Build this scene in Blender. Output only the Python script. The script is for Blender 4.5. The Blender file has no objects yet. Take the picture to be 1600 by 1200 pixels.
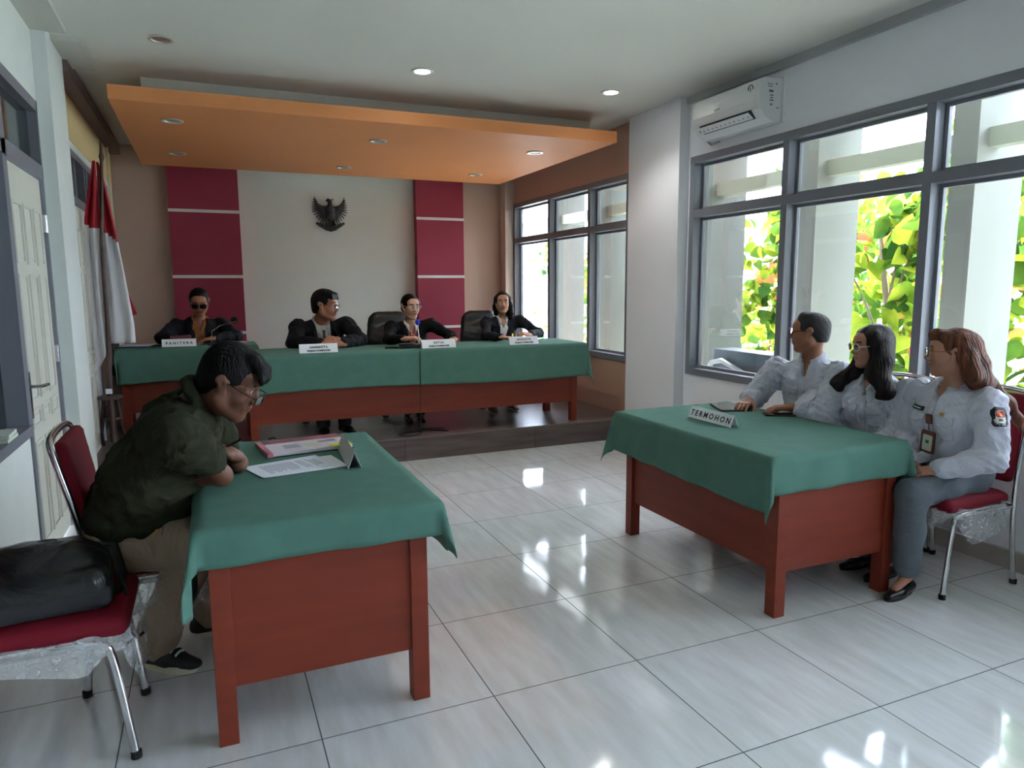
import bpy, bmesh, math, random
import numpy as np
from mathutils import Vector, Matrix
from mathutils.bvhtree import BVHTree

# ---------------------------------------------------------------- camera, light, exposure
SC = bpy.context.scene
COL = SC.collection
CAM_P = (-1.46036, -2.17852, 1.44837)
CAM_F, CAM_YAW, CAM_PITCH, CAM_ROLL = 1100.75, 0.406338, -0.137027, -0.0060084

def make_camera():
    cy, sy = math.cos(CAM_YAW), math.sin(CAM_YAW)
    cp, sp = math.cos(CAM_PITCH), math.sin(CAM_PITCH)
    f = Vector((sy*cp, cy*cp, sp)); r = Vector((cy, -sy, 0)); u = r.cross(f)
    cr, sr = math.cos(CAM_ROLL), math.sin(CAM_ROLL)
    r2 = r*cr+u*sr; u2 = -r*sr+u*cr
    m = Matrix(((r2.x, u2.x, -f.x, CAM_P[0]), (r2.y, u2.y, -f.y, CAM_P[1]), (r2.z, u2.z, -f.z, CAM_P[2]), (0, 0, 0, 1)))
    cd = bpy.data.cameras.new('camera'); cd.sensor_width = 36; cd.lens = CAM_F/1600*36
    cd.clip_start = .05; cd.clip_end = 200
    co = bpy.data.objects.new('camera', cd); co.matrix_world = m; COL.objects.link(co); SC.camera = co
make_camera()

SC.view_settings.view_transform = 'Standard'
SC.view_settings.look = 'None'
SC.view_settings.exposure = 2.85
SC.view_settings.gamma = 1.0
SC.view_settings.use_curve_mapping = False
SC.cycles.use_denoising = True
SC.cycles.max_bounces = 10
SC.cycles.diffuse_bounces = 6
SC.cycles.glossy_bounces = 5
SC.cycles.transparent_max_bounces = 16
SC.cycles.sample_clamp_indirect = 6

W = bpy.data.worlds.new('sky'); SC.world = W; W.use_nodes = True
wn = W.node_tree.nodes; wn.clear()
_o = wn.new('ShaderNodeOutputWorld'); _b = wn.new('ShaderNodeBackground')
_b.inputs['Color'].default_value = (0.85, 0.95, 1.18, 1); _b.inputs['Strength'].default_value = 3.2
W.node_tree.links.new(_b.outputs[0], _o.inputs[0])

sd = bpy.data.lights.new('sun', 'SUN'); sd.energy = 7.0; sd.angle = math.radians(1.0); sd.color = (1, .96, .9)
so = bpy.data.objects.new('sun', sd); COL.objects.link(so)
so.rotation_euler = Vector((-.62, -.16, -1.25)).to_track_quat('-Z', 'Y').to_euler()

# ---------------------------------------------------------------- helpers
def s2l(c):
    return tuple(((v/255)/12.92 if v/255 <= .04045 else ((v/255+.055)/1.055)**2.4) for v in c)

MATS = {}
def mat(name, rgb, rough=.6, metal=0, spec=.5, var=0, vscale=6, bump=0, bscale=80, stretch=(1, 1, 1), trans=0, coat=0, alpha=1, sheen=0, emis=0, bdist=.01, bdet=4, bwarp=0):
    if name in MATS: return MATS[name]
    m = bpy.data.materials.new(name); m.use_nodes = True; nt = m.node_tree; N = nt.nodes; L = nt.links
    b = N['Principled BSDF']; c = s2l(rgb)
    b.inputs['Base Color'].default_value = (*c, 1); b.inputs['Roughness'].default_value = rough
    b.inputs['Metallic'].default_value = metal; b.inputs['Specular IOR Level'].default_value = spec
    if trans: b.inputs['Transmission Weight'].default_value = trans
    if coat: b.inputs['Coat Weight'].default_value = coat; b.inputs['Coat Roughness'].default_value = .1
    if sheen: b.inputs['Sheen Weight'].default_value = sheen; b.inputs['Sheen Roughness'].default_value = .5
    if alpha < 1: b.inputs['Alpha'].default_value = alpha
    if emis: b.inputs['Emission Color'].default_value = (*c, 1); b.inputs['Emission Strength'].default_value = emis
    if var or bump:
        tc = N.new('ShaderNodeTexCoord'); mp = N.new('ShaderNodeMapping'); mp.inputs['Scale'].default_value = stretch
        L.new(tc.outputs['Object'], mp.inputs[0])
    if var:
        n = N.new('ShaderNodeTexNoise'); n.inputs['Scale'].default_value = vscale; n.inputs['Detail'].default_value = 5
        L.new(mp.outputs[0], n.inputs['Vector'])
        r = N.new('ShaderNodeMapRange'); r.inputs['From Min'].default_value = .3; r.inputs['From Max'].default_value = .7
        r.inputs['To Min'].default_value = 1-var; r.inputs['To Max'].default_value = 1+var
        L.new(n.outputs['Fac'], r.inputs['Value'])
        h = N.new('ShaderNodeVectorMath'); h.operation = 'SCALE'; h.inputs[0].default_value = c
        L.new(r.outputs[0], h.inputs['Scale']); L.new(h.outputs[0], b.inputs['Base Color'])
    if bump:
        n2 = N.new('ShaderNodeTexNoise'); n2.inputs['Scale'].default_value = bscale; n2.inputs['Detail'].default_value = 4
        L.new(mp.outputs[0], n2.inputs['Vector'])
        bp = N.new('ShaderNodeBump'); bp.inputs['Strength'].default_value = bump; bp.inputs['Distance'].default_value = bdist; n2.inputs['Detail'].default_value = bdet; n2.inputs['Distortion'].default_value = bwarp
        L.new(n2.outputs['Fac'], bp.inputs['Height']); L.new(bp.outputs[0], b.inputs['Normal'])
    MATS[name] = m
    return m

def glass_mat(name, tint=(1, 1, 1), refl=.12):
    if name in MATS: return MATS[name]
    m = bpy.data.materials.new(name); m.use_nodes = True; nt = m.node_tree; N = nt.nodes; L = nt.links; N.clear()
    o = N.new('ShaderNodeOutputMaterial'); t = N.new('ShaderNodeBsdfTransparent'); g = N.new('ShaderNodeBsdfGlossy')
    t.inputs[0].default_value = (*tint, 1); g.inputs['Roughness'].default_value = .02
    f = N.new('ShaderNodeFresnel'); f.inputs[0].default_value = 1.35
    mu = N.new('ShaderNodeMath'); mu.operation = 'MULTIPLY'; mu.inputs[1].default_value = refl*8
    L.new(f.outputs[0], mu.inputs[0]); mu.use_clamp = True
    x = N.new('ShaderNodeMixShader'); L.new(mu.outputs[0], x.inputs[0]); L.new(t.outputs[0], x.inputs[1]); L.new(g.outputs[0], x.inputs[2])
    L.new(x.outputs[0], o.inputs[0]); MATS[name] = m
    return m

def obj(name, verts, faces, m, parent=None, smooth=False, mi=None):
    me = bpy.data.meshes.new(name)
    if isinstance(verts, np.ndarray) and isinstance(faces, np.ndarray):
        nv, nf = len(verts), len(faces); k = faces.shape[1]
        me.vertices.add(nv); me.vertices.foreach_set('co', verts.astype(np.float32).ravel())
        me.loops.add(nf*k); me.loops.foreach_set('vertex_index', faces.astype(np.int32).ravel())
        me.polygons.add(nf); me.polygons.foreach_set('loop_start', np.arange(0, nf*k, k, dtype=np.int32))
        me.update(calc_edges=True)
    else:
        me.from_pydata([tuple(v) for v in verts], [], faces); me.update()
    for mm in (m if isinstance(m, (list, tuple)) else [m]): me.materials.append(mm)
    if mi is not None: me.polygons.foreach_set('material_index', np.asarray(mi, dtype=np.int32))
    if smooth: me.polygons.foreach_set('use_smooth', np.ones(len(me.polygons), dtype=bool))
    me.update()
    o = bpy.data.objects.new(name, me); COL.objects.link(o)
    if parent is not None: setpar(o, parent)
    return o

def setpar(o, p):
    # object data is in world coordinates at build time; keep it there under a moved parent
    o.parent = p
    if p.get('_org') is not None: o.matrix_parent_inverse = Matrix.Identity(4); o.location = -Vector(p['_org'])+o.location

def tag(o, label, cat, group=None, kind=None):
    o['label'] = label; o['category'] = cat
    if group: o['group'] = group
    if kind: o['kind'] = kind
    return o

def empty(name, loc, label=None, cat=None, group=None):
    o = bpy.data.objects.new(name, None); o.empty_display_size = .1; o.location = loc; COL.objects.link(o)
    o['_org'] = tuple(loc)
    if label: tag(o, label, cat, group)
    return o

class MB:
    """collects shapes into one mesh"""
    def __init__(s): s.v = []; s.f = []
    def add(s, vs, fs):
        n = len(s.v); s.v += [tuple(v) for v in vs]; s.f += [[i+n for i in f] for f in fs]; return s
    def box(s, lo, hi, M=None, bev=0):
        x0, y0, z0 = lo; x1, y1, z1 = hi
        if bev:
            bm = bmesh.new(); bmesh.ops.create_cube(bm, size=1)
            for v in bm.verts: v.co = Vector(((x0+x1)/2+v.co.x*(x1-x0), (y0+y1)/2+v.co.y*(y1-y0), (z0+z1)/2+v.co.z*(z1-z0)))
            bmesh.ops.bevel(bm, geom=bm.edges[:], offset=bev, segments=2, affect='EDGES', profile=.6)
            bm.verts.ensure_lookup_table()
            vs = [v.co.copy() for v in bm.verts]; fs = [[v.index for v in f.verts] for f in bm.faces]; bm.free()
        else:
            vs = [Vector(p) for p in ((x0, y0, z0), (x1, y0, z0), (x1, y1, z0), (x0, y1, z0), (x0, y0, z1), (x1, y0, z1), (x1, y1, z1), (x0, y1, z1))]
            fs = [[3, 2, 1, 0], [4, 5, 6, 7], [0, 1, 5, 4], [1, 2, 6, 5], [2, 3, 7, 6], [3, 0, 4, 7]]
        if M is not None: vs = [M@v for v in vs]
        return s.add(vs, fs)
    def tube(s, pts, r, n=10, cap=True, rz=None):
        """sweep a circle (or ellipse r, rz) along points"""
        pts = [Vector(p) for p in pts]; rs = r if isinstance(r, (list, tuple)) else [r]*len(pts)
        vs = []; fs = []; up = None
        for i, p in enumerate(pts):
            t = (pts[min(i+1, len(pts)-1)]-pts[max(i-1, 0)]).normalized()
            if up is None:
                up = Vector((0, 0, 1)) if abs(t.z) < .9 else Vector((1, 0, 0))
            a = t.cross(up).normalized(); b = a.cross(t).normalized(); up = b
            for k in range(n):
                an = 2*math.pi*k/n; q = rz/r if (rz and not isinstance(r, (list, tuple))) else 1
                vs.append(p+a*math.cos(an)*rs[i]+b*math.sin(an)*rs[i]*q)
        for i in range(len(pts)-1):
            for k in range(n):
                fs.append([i*n+k, i*n+(k+1) % n, (i+1)*n+(k+1) % n, (i+1)*n+k])
        if cap: fs += [list(range(n))[::-1], [(len(pts)-1)*n+k for k in range(n)]]
        return s.add(vs, fs)
    def lathe(s, prof, c=(0, 0, 0), n=24, M=None):
        vs = []; fs = []
        for r, z in prof:
            for k in range(n):
                a = 2*math.pi*k/n; vs.append(Vector((c[0]+r*math.cos(a), c[1]+r*math.sin(a), c[2]+z)))
        for i in range(len(prof)-1):
            for k in range(n): fs.append([i*n+k, i*n+(k+1) % n, (i+1)*n+(k+1) % n, (i+1)*n+k])
        fs += [list(range(n))[::-1], [(len(prof)-1)*n+k for k in range(n)]]
        if M is not None: vs = [M@v for v in vs]
        return s.add(vs, fs)
    def prism(s, poly, M, d):
        """poly 2-D outline in M's xy plane extruded d along M's z"""
        n = len(poly); vs = [M@Vector((x, y, 0)) for x, y in poly]+[M@Vector((x, y, d)) for x, y in poly]
        fs = [list(range(n))[::-1], [n+i for i in range(n)]]+[[i, (i+1) % n, n+(i+1) % n, n+i] for i in range(n)]
        return s.add(vs, fs)
    def build(s, name, m, parent=None, smooth=False, kind=None):
        o = obj(name, s.v, s.f, m, parent, smooth)
        if kind: o['kind'] = kind
        return o

def autosmooth(o, ang=40):
    me = o.data; me.polygons.foreach_set('use_smooth', np.ones(len(me.polygons), dtype=bool))
    try: me.set_sharp_from_angle(angle=math.radians(ang))
    except Exception: pass
    return o

def arc(c, r, a0, a1, n, ax=(1, 0, 0), ay=(0, 0, 1)):
    c = Vector(c); ax = Vector(ax); ay = Vector(ay)
    return [c+ax*r*math.cos(a0+(a1-a0)*i/n)+ay*r*math.sin(a0+(a1-a0)*i/n) for i in range(n+1)]

def frame(o, x, y):
    """matrix with origin o, x axis, y axis (orthogonalised), z = x cross y"""
    x = Vector(x).normalized(); y = Vector(y); z = x.cross(y).normalized(); y = z.cross(x)
    return Matrix(((x.x, y.x, z.x, o[0]), (x.y, y.y, z.y, o[1]), (x.z, y.z, z.z, o[2]), (0, 0, 0, 1)))

def text_mesh(body, M, size, m, name, parent, depth=.0006, spacing=1.0, bold=0):
    cu = bpy.data.curves.new(name, 'FONT'); cu.body = body; cu.size = size; cu.align_x = 'CENTER'; cu.align_y = 'CENTER'
    cu.extrude = depth; cu.space_character = spacing; cu.offset = bold; cu.resolution_u = 3
    t = bpy.data.objects.new(name, cu); COL.objects.link(t)
    dg = bpy.context.evaluated_depsgraph_get(); me = bpy.data.meshes.new_from_object(t.evaluated_get(dg))
    bpy.data.objects.remove(t); me.transform(M); me.materials.clear(); me.materials.append(m)
    o = bpy.data.objects.new(name, me); COL.objects.link(o)
    if parent is not None: setpar(o, parent)
    return o

def copy_tree(o, parent=None):
    c = o.copy(); COL.objects.link(c); c.parent = parent
    for ch in list(o.children): copy_tree(ch, c)
    return c

# ---------------------------------------------------------------- materials of the place
def floor_mat():
    m = bpy.data.materials.new('glazed_floor_tile'); m.use_nodes = True; nt = m.node_tree; N = nt.nodes; L = nt.links
    b = N['Principled BSDF']; g = N.new('ShaderNodeNewGeometry'); s = N.new('ShaderNodeSeparateXYZ'); L.new(g.outputs['Position'], s.inputs[0])
    def edge(sock):
        d = N.new('ShaderNodeMath'); d.operation = 'DIVIDE'; d.inputs[1].default_value = .6; L.new(sock, d.inputs[0])
        a = N.new('ShaderNodeMath'); a.operation = 'ADD'; a.inputs[1].default_value = 100.5; L.new(d.outputs[0], a.inputs[0])
        f = N.new('ShaderNodeMath'); f.operation = 'FRACT'; L.new(a.outputs[0], f.inputs[0])
        q = N.new('ShaderNodeMath'); q.operation = 'SUBTRACT'; q.inputs[1].default_value = .5; L.new(f.outputs[0], q.inputs[0])
        r = N.new('ShaderNodeMath'); r.operation = 'ABSOLUTE'; L.new(q.outputs[0], r.inputs[0])
        return r.outputs[0], d.outputs[0]
    ex, dx = edge(s.outputs[0]); ey, dy = edge(s.outputs[1])
    mn = N.new('ShaderNodeMath'); mn.operation = 'MINIMUM'; L.new(ex, mn.inputs[0]); L.new(ey, mn.inputs[1])
    gr = N.new('ShaderNodeMath'); gr.operation = 'LESS_THAN'; gr.inputs[1].default_value = .0036; L.new(mn.outputs[0], gr.inputs[0])
    mp = N.new('ShaderNodeMapping'); mp.inputs['Scale'].default_value = (9, 1.6, 1); mp.inputs['Rotation'].default_value = (0, 0, .5); L.new(g.outputs['Position'], mp.inputs[0])
    # every tile gets its own offset of the veining
    fx = N.new('ShaderNodeMath'); fx.operation = 'FLOOR'; L.new(dx, fx.inputs[0]); fy = N.new('ShaderNodeMath'); fy.operation = 'FLOOR'; L.new(dy, fy.inputs[0])
    cb = N.new('ShaderNodeCombineXYZ'); L.new(fx.outputs[0], cb.inputs[0]); L.new(fy.outputs[0], cb.inputs[1])
    wn_ = N.new('ShaderNodeTexWhiteNoise'); L.new(cb.outputs[0], wn_.inputs['Vector'])
    ad = N.new('ShaderNodeVectorMath'); ad.operation = 'MULTIPLY_ADD'; ad.inputs[1].default_value = (9, 9, 9); L.new(wn_.outputs['Color'], ad.inputs[0]); L.new(mp.outputs[0], ad.inputs[2])
    no = N.new('ShaderNodeTexNoise'); no.inputs['Scale'].default_value = 2.2; no.inputs['Detail'].default_value = 6; L.new(ad.outputs[0], no.inputs['Vector'])
    cr = N.new('ShaderNodeValToRGB'); cr.color_ramp.elements[0].position = .3; cr.color_ramp.elements[1].position = .75
    cr.color_ramp.elements[0].color = (*s2l((200, 200, 198)), 1); cr.color_ramp.elements[1].color = (*s2l((220, 221, 222)), 1); L.new(no.outputs['Fac'], cr.inputs[0])
    mx = N.new('ShaderNodeMix'); mx.data_type = 'RGBA'; L.new(gr.outputs[0], mx.inputs[0]); L.new(cr.outputs[0], mx.inputs[6]); mx.inputs[7].default_value = (.03, .03, .03, 1)
    L.new(mx.outputs[2], b.inputs['Base Color'])
    rr = N.new('ShaderNodeMapRange'); rr.inputs['To Min'].default_value = .07; rr.inputs['To Max'].default_value = .7; L.new(gr.outputs[0], rr.inputs['Value']); L.new(rr.outputs[0], b.inputs['Roughness'])
    b.inputs['Specular IOR Level'].default_value = .9; b.inputs['IOR'].default_value = 1.65
    n3 = N.new('ShaderNodeTexNoise'); n3.inputs['Scale'].default_value = 3.5; L.new(g.outputs['Position'], n3.inputs['Vector'])
    bp = N.new('ShaderNodeBump'); bp.inputs['Strength'].default_value = .06; bp.inputs['Distance'].default_value = .02; L.new(n3.outputs['Fac'], bp.inputs['Height']); L.new(bp.outputs[0], b.inputs['Normal'])
    return m

def plank_mat():
    m = bpy.data.materials.new('dark_plank_tile'); m.use_nodes = True; nt = m.node_tree; N = nt.nodes; L = nt.links
    b = N['Principled BSDF']; g = N.new('ShaderNodeNewGeometry')
    mp = N.new('ShaderNodeMapping'); mp.inputs['Scale'].default_value = (1.2, 14, 14); L.new(g.outputs['Position'], mp.inputs[0])
    no = N.new('ShaderNodeTexNoise'); no.inputs['Scale'].default_value = 2; no.inputs['Detail'].default_value = 7; L.new(mp.outputs[0], no.inputs['Vector'])
    br = N.new('ShaderNodeTexBrick'); br.inputs['Scale'].default_value = 1; br.inputs['Brick Width'].default_value = 1.2; br.inputs['Row Height'].default_value = .3
    br.inputs['Mortar Size'].default_value = .0035; br.inputs['Color1'].default_value = (1, 1, 1, 1); br.inputs['Color2'].default_value = (.8, .8, .8, 1); br.inputs['Mortar'].default_value = (.45, .4, .4, 1)
    L.new(g.outputs['Position'], br.inputs['Vector'])
    cr = N.new('ShaderNodeValToRGB'); cr.color_ramp.elements[0].position = .3; cr.color_ramp.elements[1].position = .7
    cr.color_ramp.elements[0].color = (*s2l((76, 63, 61)), 1); cr.color_ramp.elements[1].color = (*s2l((108, 93, 89)), 1); L.new(no.outputs['Fac'], cr.inputs[0])
    mx = N.new('ShaderNodeMix'); mx.data_type = 'RGBA'; mx.blend_type = 'MULTIPLY'; mx.inputs[0].default_value = 1; L.new(cr.outputs[0], mx.inputs[6]); L.new(br.outputs['Color'], mx.inputs[7])
    L.new(mx.outputs[2], b.inputs['Base Color']); b.inputs['Roughness'].default_value = .3
    return m

WALL_W = mat('white_wall_paint', (228, 230, 235), .7, var=.03, vscale=1.5, bump=.05, bscale=40)
WALL_B = mat('beige_wall_paint', (196, 168, 150), .7, var=.03, vscale=1.5, bump=.05, bscale=40)
WALL_S = mat('stage_side_wall_paint', (190, 152, 134), .7, var=.03, vscale=1.5)
WALL_C = mat('cream_stage_panel_paint', (222, 222, 214), .65, var=.03, vscale=2)
CEIL = mat('ceiling_paint', (214, 214, 206), .8, var=.015, vscale=1)
ORANGE = mat('orange_ceiling_paint', (216, 140, 84), .6, var=.03, vscale=2)
RED = mat('crimson_panel_paint', (150, 40, 64), .55, var=.02)
WHITE = mat('white_trim_paint', (225, 224, 220), .5)
GREYF = mat('grey_window_frame_paint', (116, 119, 128), .4, var=.03, vscale=3)
DOORM = mat('cream_door_paint', (208, 207, 196), .4, var=.02)
WOOD = mat('reddish_table_wood', (120, 46, 27), .5, spec=.35, var=.1, vscale=3, stretch=(1, 1, 7), bump=.03)
CLOTH = mat('green_table_cloth', (80, 117, 104), .9, spec=.2, var=.06, vscale=12, bump=.15, bscale=900)
CHROME = mat('chrome', (200, 200, 200), .16, 1)
BLACKP = mat('black_plastic', (22, 22, 24), .35)
RUBBER = mat('black_rubber', (14, 14, 14), .7)
VINYL = mat('dark_red_seat_fabric', (112, 14, 32), .75, spec=.25, bump=.1, bscale=400)
LEATHER = mat('black_leather', (22, 23, 26), .32, bump=.12, bscale=60)
PAPER = mat('white_paper', (226, 228, 232), .7)
INK = mat('black_ink', (30, 32, 34), .7)
GLASS = glass_mat('window_glass', (.97, .99, .99), .07)
FLOOR = floor_mat(); PLANK = plank_mat()
# ---------------------------------------------------------------- the room
XR, XL, YB, ZC, ZS, YS = 2.25, -2.3, 6.5, 2.96, 0.2, 3.49
REAR = -4.6

def slab(name, lo, hi, m, parent=None, bev=0, kind='structure'):
    o = MB().box(lo, hi, bev=bev).build(name, m, parent)
    if kind and parent is None: o['kind'] = kind
    return o

slab('floor', (XL-.2, REAR, -.1), (XR+.12, YB+.2, 0), FLOOR)
slab('floor_stage', (XL, YS, .0005), (XR, YB, ZS), PLANK)
slab('trim_1', (XL, YS-.003, ZS-.012), (XR-.08, YS+.004, ZS+.0015), mat('stage_edge_strip', (112, 98, 92), .4))
slab('ceiling', (XL-.2, REAR, ZC), (XR+.12, YB+.2, ZC+.12), CEIL)

# back wall with its two crimson columns
slab('wall_back', (XL-.2, YB, 0), (XR+.12, YB+.15, ZC+.1), WALL_B)
slab('wall_back_panel', (-1.06, YB-.03, ZS), (.955, YB, 2.8), WALL_C)
for i, (x0, x1) in enumerate(((-1.775, -1.065), (.955, 1.56))):
    slab('trim_%d' % (2+i), (x0, YB-.15, ZS), (x1, YB, 2.85), RED)
k = 4
for (x0, x1) in ((-1.775, -1.065), (.955, 1.56)):
    for z in (2.285, 1.58, .955):
        slab('trim_%d' % k, (x0-.004, YB-.154, z-.016), (x1+.004, YB-.148, z+.016), WHITE); k += 1
slab('wall_back_corner', (2.125, YB-.16, ZS), (XR+.02, YB, ZC), mat('corner_column_paint', (206, 188, 174), .7))

# right wall, its windows and pillar
def window(name, x, thick, y0, y1, z0, z1, zt, mull, wallm, mi_w=.055, depth=.1):
    """framed window in a wall whose inner face is the plane x; every pane a child"""
    root = MB()
    fw = .055
    root.box((x-.012, y0-fw, z0-fw), (x+depth, y1+fw, z0)); root.box((x-.012, y0-fw, z1), (x+depth, y1+fw, z1+fw))
    root.box((x-.012, y0-fw, z0), (x+depth, y0, z1)); root.box((x-.012, y1, z0), (x+depth, y1+fw, z1))
    ys = sorted([y0]+list(mull)+[y1])
    for ym in mull: root.box((x-.008, ym-mi_w/2, z0+.0003), (x+depth-.0005, ym+mi_w/2, z1-.0003))
    root.box((x-.010, y0+.0003, zt-.03), (x+depth+.002, y1-.0003, zt+.03))
    # inner sash frames
    for i in range(len(ys)-1):
        a = ys[i]+(mi_w/2 if i else 0); b = ys[i+1]-(mi_w/2 if i < len(ys)-2 else 0)
        for (c, d) in ((z0, zt-.03), (zt+.03, z1)):
            t = .022; xx = (x+depth-.035, x+depth-.005); a += .0008; b -= .0008; c += .0008; d -= .0008
            root.box((xx[0], a, c), (xx[1], a+t, d)); root.box((xx[0], b-t, c), (xx[1], b, d))
            root.box((xx[0]+.001, a+t+.0003, c), (xx[1]-.001, b-t-.0003, c+t)); root.box((xx[0]+.001, a+t+.0003, d-t), (xx[1]-.001, b-t-.0003, d))
    o = root.build(name, GREYF); o['kind'] = 'structure'
    for i in range(len(ys)-1):
        for (c, d) in ((z0, zt), (zt, z1)):
            g = MB().box((x+depth-.022, ys[i]+.01, c+.01), (x+depth-.018, ys[i+1]-.01, d-.01)).build('window_pane', GLASS, o)
    return o

TH = .11
def wall_y(name, x0, x1, ya, yb, m, openings, zlo=0, zhi=ZC):
    """wall slab along y with rectangular openings (y0,y1,z0,z1)"""
    b = MB(); cur = ya
    for (y0, y1, z0, z1) in sorted(openings):
        if y0 > cur: b.box((x0, cur, zlo), (x1, y0, zhi))
        if z0 > zlo: b.box((x0, y0, zlo), (x1, y1, z0))
        if z1 < zhi: b.box((x0, y0, z1), (x1, y1, zhi))
        cur = y1
    if yb > cur: b.box((x0, cur, zlo), (x1, yb, zhi))
    o = b.build(name, m); o['kind'] = 'structure'; return o

F = .055
W1 = (-3.6, 2.645, .765, 2.43); W2w = (3.66, 6.30, .775, 2.445)
wall_y('wall_right', XR, XR+TH, REAR, 3.5, WALL_W, [(W1[0]-F, W1[1]+F, W1[2]-F, W1[3]+F)])
wall_y('wall_right_stage', XR, XR+TH, 3.5, YB, WALL_S, [(W2w[0]-F, W2w[1]+F, W2w[2]-F, W2w[3]+F)], zlo=.0)
window('window_1', XR, TH, W1[0], W1[1], W1[2], W1[3], 2.03, (1.66, .60, -.46, -1.52, -2.56), WALL_W)
window('window_2', XR, TH, W2w[0], W2w[1], W2w[2], W2w[3], 2.03, (5.32, 4.38), WALL_S)
slab('wall_right_pillar', (2.17, 2.83, 0), (XR+.01, 3.52, ZC), WALL_W)
slab('trim_20', (2.155, 2.74, 0), (XR, 2.83, ZC), WALL_W).hide_render = False
slab('baseboard_right', (XR-.022, REAR, 0), (XR, 2.74, .1), mat('baseboard_tile', (176, 166, 160), .3))
slab('trim_21', (XR-.035, REAR, ZC-.055), (XR, 2.83, ZC), mat('dirt_and_shade_cornice', (170, 172, 172), .8))  # cornice grey combines dirt with the shadow band under the ceiling, painted in

# left wall with door, dark windows, pillar
DARK = mat('dark_window_glass', (38, 46, 46), .08, spec=.6, var=.25, vscale=1.2)
wall_y('wall_left', XL-.12, XL, REAR, YB, mat('left_wall_paint', (214, 218, 214), .7, var=.02),
       [(1.90, 2.80, 0, 2.52), (-2.8, 1.899, .74, 2.52), (3.55, 5.95, .2, 2.45)])
slab('wall_left_pillar', (XL, 2.85, 0), (-2.225, 3.38, ZC), mat('left_pillar_paint', (212, 217, 214), .7, var=.02))
slab('wall_left_header', (XL, REAR, ZC-.03), (-2.12, 2.86, ZC), mat('ceiling_edge_paint', (196, 196, 188), .8))
slab('trim_25', (-2.225, 3.0, ZC-.03), (-2.06, 3.62, ZC), mat('ceiling_edge_paint', (196, 196, 188)))
slab('trim_26', (XL, 3.40, ZC-.11), (-2.20, YB, ZC), mat('stage_cornice', (122, 104, 100), .8))
slab('trim_22', (XL, 3.38, 2.52), (XL+.004, YB, ZC), mat('upper_wall_cream', (214, 190, 140), .7))
slab('baseboard_left', (-2.235, 2.82, 0), (-2.21, 3.4, .1), WHITE)

b = MB()
for (y0, y1, z0, z1) in ((1.90, 2.80, 0, 2.52),):
    b.box((XL-.09, y0, z0), (XL+.01, y0+.045, z1)); b.box((XL-.09, y1-.03, z0), (XL+.01, y1, z1))
    b.box((XL-.09, y0, 2.08), (XL+.01, y1, 2.16)); b.box((XL-.09, y0, z1-.06), (XL+.01, y1, z1))
o = b.build('trim_23', GREYF); o['kind'] = 'structure'
slab('wall_rear', (XL-.12, REAR-.1, 0), (XR+.12, REAR, ZC), WALL_W)
g = slab('window_3', (XL-.05, 1.94, 2.16), (XL-.04, 2.78, 2.47), DARK)
# side window left of the door (sill near the camera)
b = MB(); y0, y1, z0, z1 = -2.8, 1.899, .74, 2.52
b.box((XL-.1, y0, z0), (XL+.02, y1, z0+.05)); b.box((XL-.1, y0, z1-.05), (XL+.02, y1, z1))
for y in (y0, .1, y1-.045): b.box((XL-.1, y, z0), (XL+.012, y+.045, z1))
b.box((XL-.1, y0, 2.08), (XL+.012, y1, 2.15))
o = b.build('window_4', GREYF); o['kind'] = 'structure'
MB().box((XL-.09, y0, z0+.05), (XL-.08, y1, z1-.05)).build('window_pane', DARK, o)

def panel_door(name, x, y0, y1, z0, z1, hinge_far=True):
    """leaf with raised and sunk panels facing +x"""
    root = MB().box((x-.04, y0, z0), (x, y1, z1)).build(name, DOORM); root['kind'] = 'structure'
    w = y1-y0; cols = [(.10, .32), (.39, .61), (.68, .90)]; rows = [(.76, .91), (.42, .735), (.355, .40), (.06, .32)]
    p = MB()
    for (c0, c1) in cols:
        for (r0, r1) in rows:
            a, bb = y0+c0*w, y0+c1*w; c, d = z0+r0*(z1-z0), z0+r1*(z1-z0); t = .014
            for q in ((a+t+.0005, c, bb-t-.0005, c+t), (a+t+.0005, d-t, bb-t-.0005, d), (a, c, a+t, d), (bb-t, c, bb, d)):
                p.box((x+.0003, q[0], q[1]), (x+.009, q[2], q[3]))
            p.box((x-.001, a+.035, c+.03), (x+.006, bb-.035, d-.03), bev=.003)
    p.build('door_panel_moulding', DOORM, root)
    return root
d1 = panel_door('door_1', XL-.01, 1.95, 2.765, .012, 2.075)
h = MB().box((XL-.01, 1.985, .80), (XL+.002, 2.03, 1.04), bev=.004)
h.tube([(XL, 2.008, .965), (XL+.05, 2.008, .965), (XL+.056, 2.03, .965), (XL+.056, 2.125, .96)], .009, 10)
autosmooth(h.build('door_handle', CHROME, d1))
for z in (.28, 1.02, 1.78):
    MB().box((XL-.012, 2.762, z), (XL+.004, 2.782, z+.1)).tube([(XL+.006, 2.772, z), (XL+.006, 2.772, z+.1)], .006, 8).build('door_hinge', CHROME, d1)

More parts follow.
